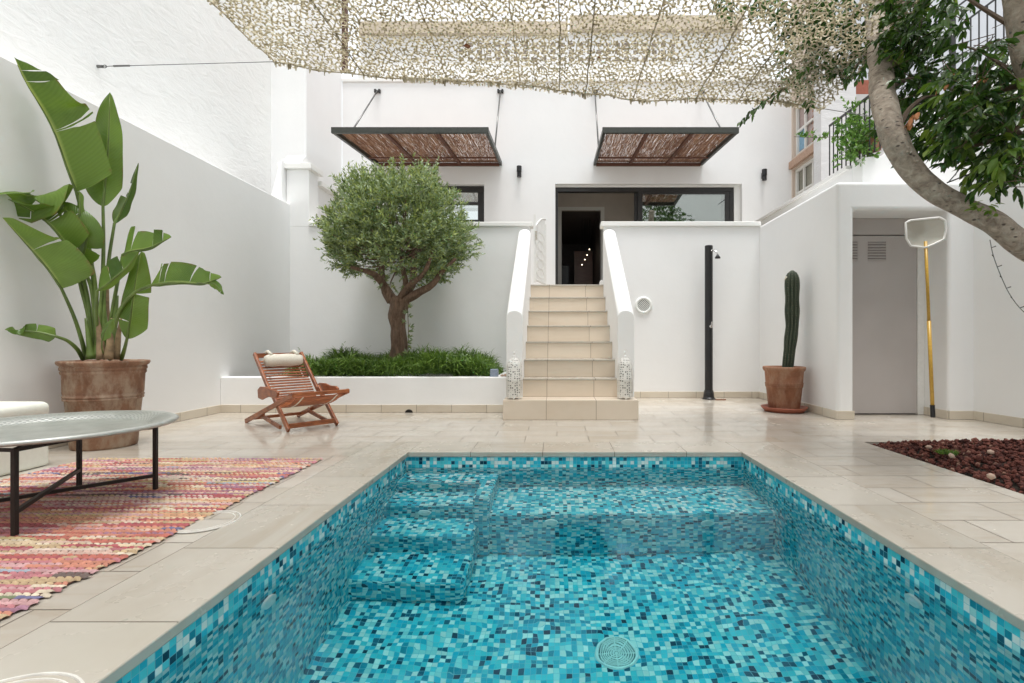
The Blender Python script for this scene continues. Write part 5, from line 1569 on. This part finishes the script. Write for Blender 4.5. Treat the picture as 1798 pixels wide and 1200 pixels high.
# rest of the crown over the gravel and beyond the frame (added to cast shade; shows in reflections and from the side)
for k in range(650):
    a = Vector((fr.gauss(0, 1), fr.gauss(0, 1), fr.gauss(0, 1))).normalized()
    o = Vector((3.2, 2.0, 4.0)) + Vector((a.x * 1.7, a.y * 2.2, a.z * 1.0)) * fr.random() ** .35
    u_ = (o.x / o.y * 900 + 978) if o.y > .3 else 9999; v_ = 601 - (o.z - CH) / max(o.y, .3) * 900
    if 0 < u_ < 1850 and -30 < v_ < 1200: continue
    if o.x < 2.3 or o.z < 3.0: continue
    fol.append((o, Vector((fr.uniform(-1, 1), fr.gauss(0, .5), fr.uniform(-.7, .3))).normalized(), fr.uniform(.1, .2)))
def bigleaf(shoots, b, rnd, ln=.066, wd=.0138, per=9):
    for (o, d, L) in shoots:
        for k in range(per):
            t = (k + rnd.random()) / per; p = o + d * L * t
            sgn = 1 if k % 2 else -1
            side_ = d.cross(Vector((0, 0, 1))); side_ = side_.normalized() if side_.length > .1 else Vector((1, 0, 0))
            ld = (d * .8 + side_ * sgn * rnd.uniform(.3, .8) + Vector((rnd.gauss(0, .2), rnd.gauss(0, .2), -.35 + rnd.gauss(0, .25)))).normalized()
            sd_ = ld.cross(Vector((rnd.gauss(0, .5), rnd.gauss(0, .5), 1))).normalized(); nn_ = ld.cross(sd_) * -1
            l_ = ln * rnd.uniform(.7, 1.2); w_ = wd * rnd.uniform(.8, 1.2); n0 = len(b.v)
            def q(t_, s_, dz=0): return tuple(p + ld * l_ * t_ + sd_ * w_ * s_ + nn_ * (abs(s_) * w_ * .35) + Vector((0, 0, -l_ * .22 * t_ * t_)))
            b.v += [q(0, 0), q(.25, .8), q(.55, 1), q(.82, .55), q(1, 0), q(.82, -.55), q(.55, -1), q(.25, -.8), q(.3, 0), q(.6, 0), q(.82, 0)]
            b.f += [(n0, n0 + 1, n0 + 8), (n0 + 1, n0 + 2, n0 + 9, n0 + 8), (n0 + 2, n0 + 3, n0 + 10, n0 + 9), (n0 + 3, n0 + 4, n0 + 10), (n0 + 4, n0 + 5, n0 + 10), (n0 + 5, n0 + 6, n0 + 9, n0 + 10), (n0 + 6, n0 + 7, n0 + 8, n0 + 9), (n0 + 7, n0, n0 + 8)]
b = MB(); b.open = True; bigleaf(fol, b, fr); bigleaf(small, b, fr, .07, .014, 3); b.build('foliage', M['ficus_leaf'], FT)
b = MB(); b.open = True; bigleaf(young, b, fr, .075, .018, 7)
for (px, py) in ((1742, 372), (1735, 362), (1700, 362), (1722, 368), (1748, 380), (1712, 372)):
    bigleaf([(P(px, py, 2.72), Vector((fr.choice([-1, 1]) * .7, -.4, .1)).normalized(), .03)], b, fr, .045, .010, 4)
b.build('young_foliage', M['ficus_young'], FT)
b = MB(); b.open = True
bigleaf([(P(x, y, 2.9), Vector((-.6, 0, -.6)).normalized(), .05) for (x, y) in ((1608, 205), (1612, 198), (1672, 138), (1735, 130), (1720, 145), (1680, 120))], b, fr, .06, .012, 5)
b.build('dry_leaves', M['dry_leaf'], FT)
tw.build('branches', M['twig'], FT)
# fairy-light string hanging from the trunk
fl = thing('string_light', 'thin dark string of tiny lights dangling from the curved trunk', 'string light', P(1739, 425, 2.8))
sp_ = spline([P(1739, 422, 2.8), P(1745, 450, 2.8), P(1758, 485, 2.8), P(1775, 520, 2.8), P(1800, 550, 2.78), P(1830, 562, 2.75)], 20)
MB().tube(sp_, .0022, 6).build('wire', M['rod_metal'], fl)
b = MB()
for k in range(2, 20, 2):
    s_ = -1 if k % 4 else .6
    b.tube([sp_[k], sp_[k] + Vector((-.02 * s_, -.005, .008))], [.002, .003], 6)
b.build('bulbs', M['dark_frame'], fl)
f2 = thing('guy_rope', 'thin taut cord running up from the bend of the curved trunk', 'cord', P(1666, 322, 2.9))
MB().tube([P(1664, 322, 2.88), P(1740, 292, 3.2)], .004, 6).build('cord', M['iron'], f2)
MB().tube(spline([P(1666, 321, 2.88), P(1680, 305, 2.9), P(1705, 272, 2.95), P(1725, 250, 3.0)], 8), .003, 6).build('cord', M['rod_metal'], f2)

# a tree behind the camera on the neighbours' side (only in reflections)
BT = thing('garden_tree', 'bushy dark green tree behind the viewer, outside the photo', 'tree', (4.3, -3.4, 0))
MB().tube(spline([(4.3, -3.4, 0), (4.4, -3.4, 2.2), (4.6, -3.4, 4.9)], 10), [.12 - .006 * k for k in range(10)], 12, rough=.2).build('trunk', M['ficus_bark'], BT, smooth=True)
s3 = []
for k in range(700):
    a = Vector((fr.gauss(0, 1), fr.gauss(0, 1), fr.gauss(0, 1))).normalized(); o = Vector((4.6, -3.4, 5.6)) + Vector((a.x * 1.2, a.y * 1.0, a.z * 1.9)) * fr.random() ** .35
    s3.append((o, Vector((fr.uniform(-1, 1), fr.gauss(0, .5), fr.uniform(-.7, .3))).normalized(), .18))
b = MB(); b.open = True; bigleaf(s3, b, fr, .13, .03, 7); b.build('foliage', M['ficus_leaf'], BT)
bb = thing('apartment_block', 'white building behind the viewer, outside the photo', 'building', (7.5, -9, 0))
rbox(4.2, 12, -10, -9, 0, 12).build('wall_face', M['plaster'], bb)
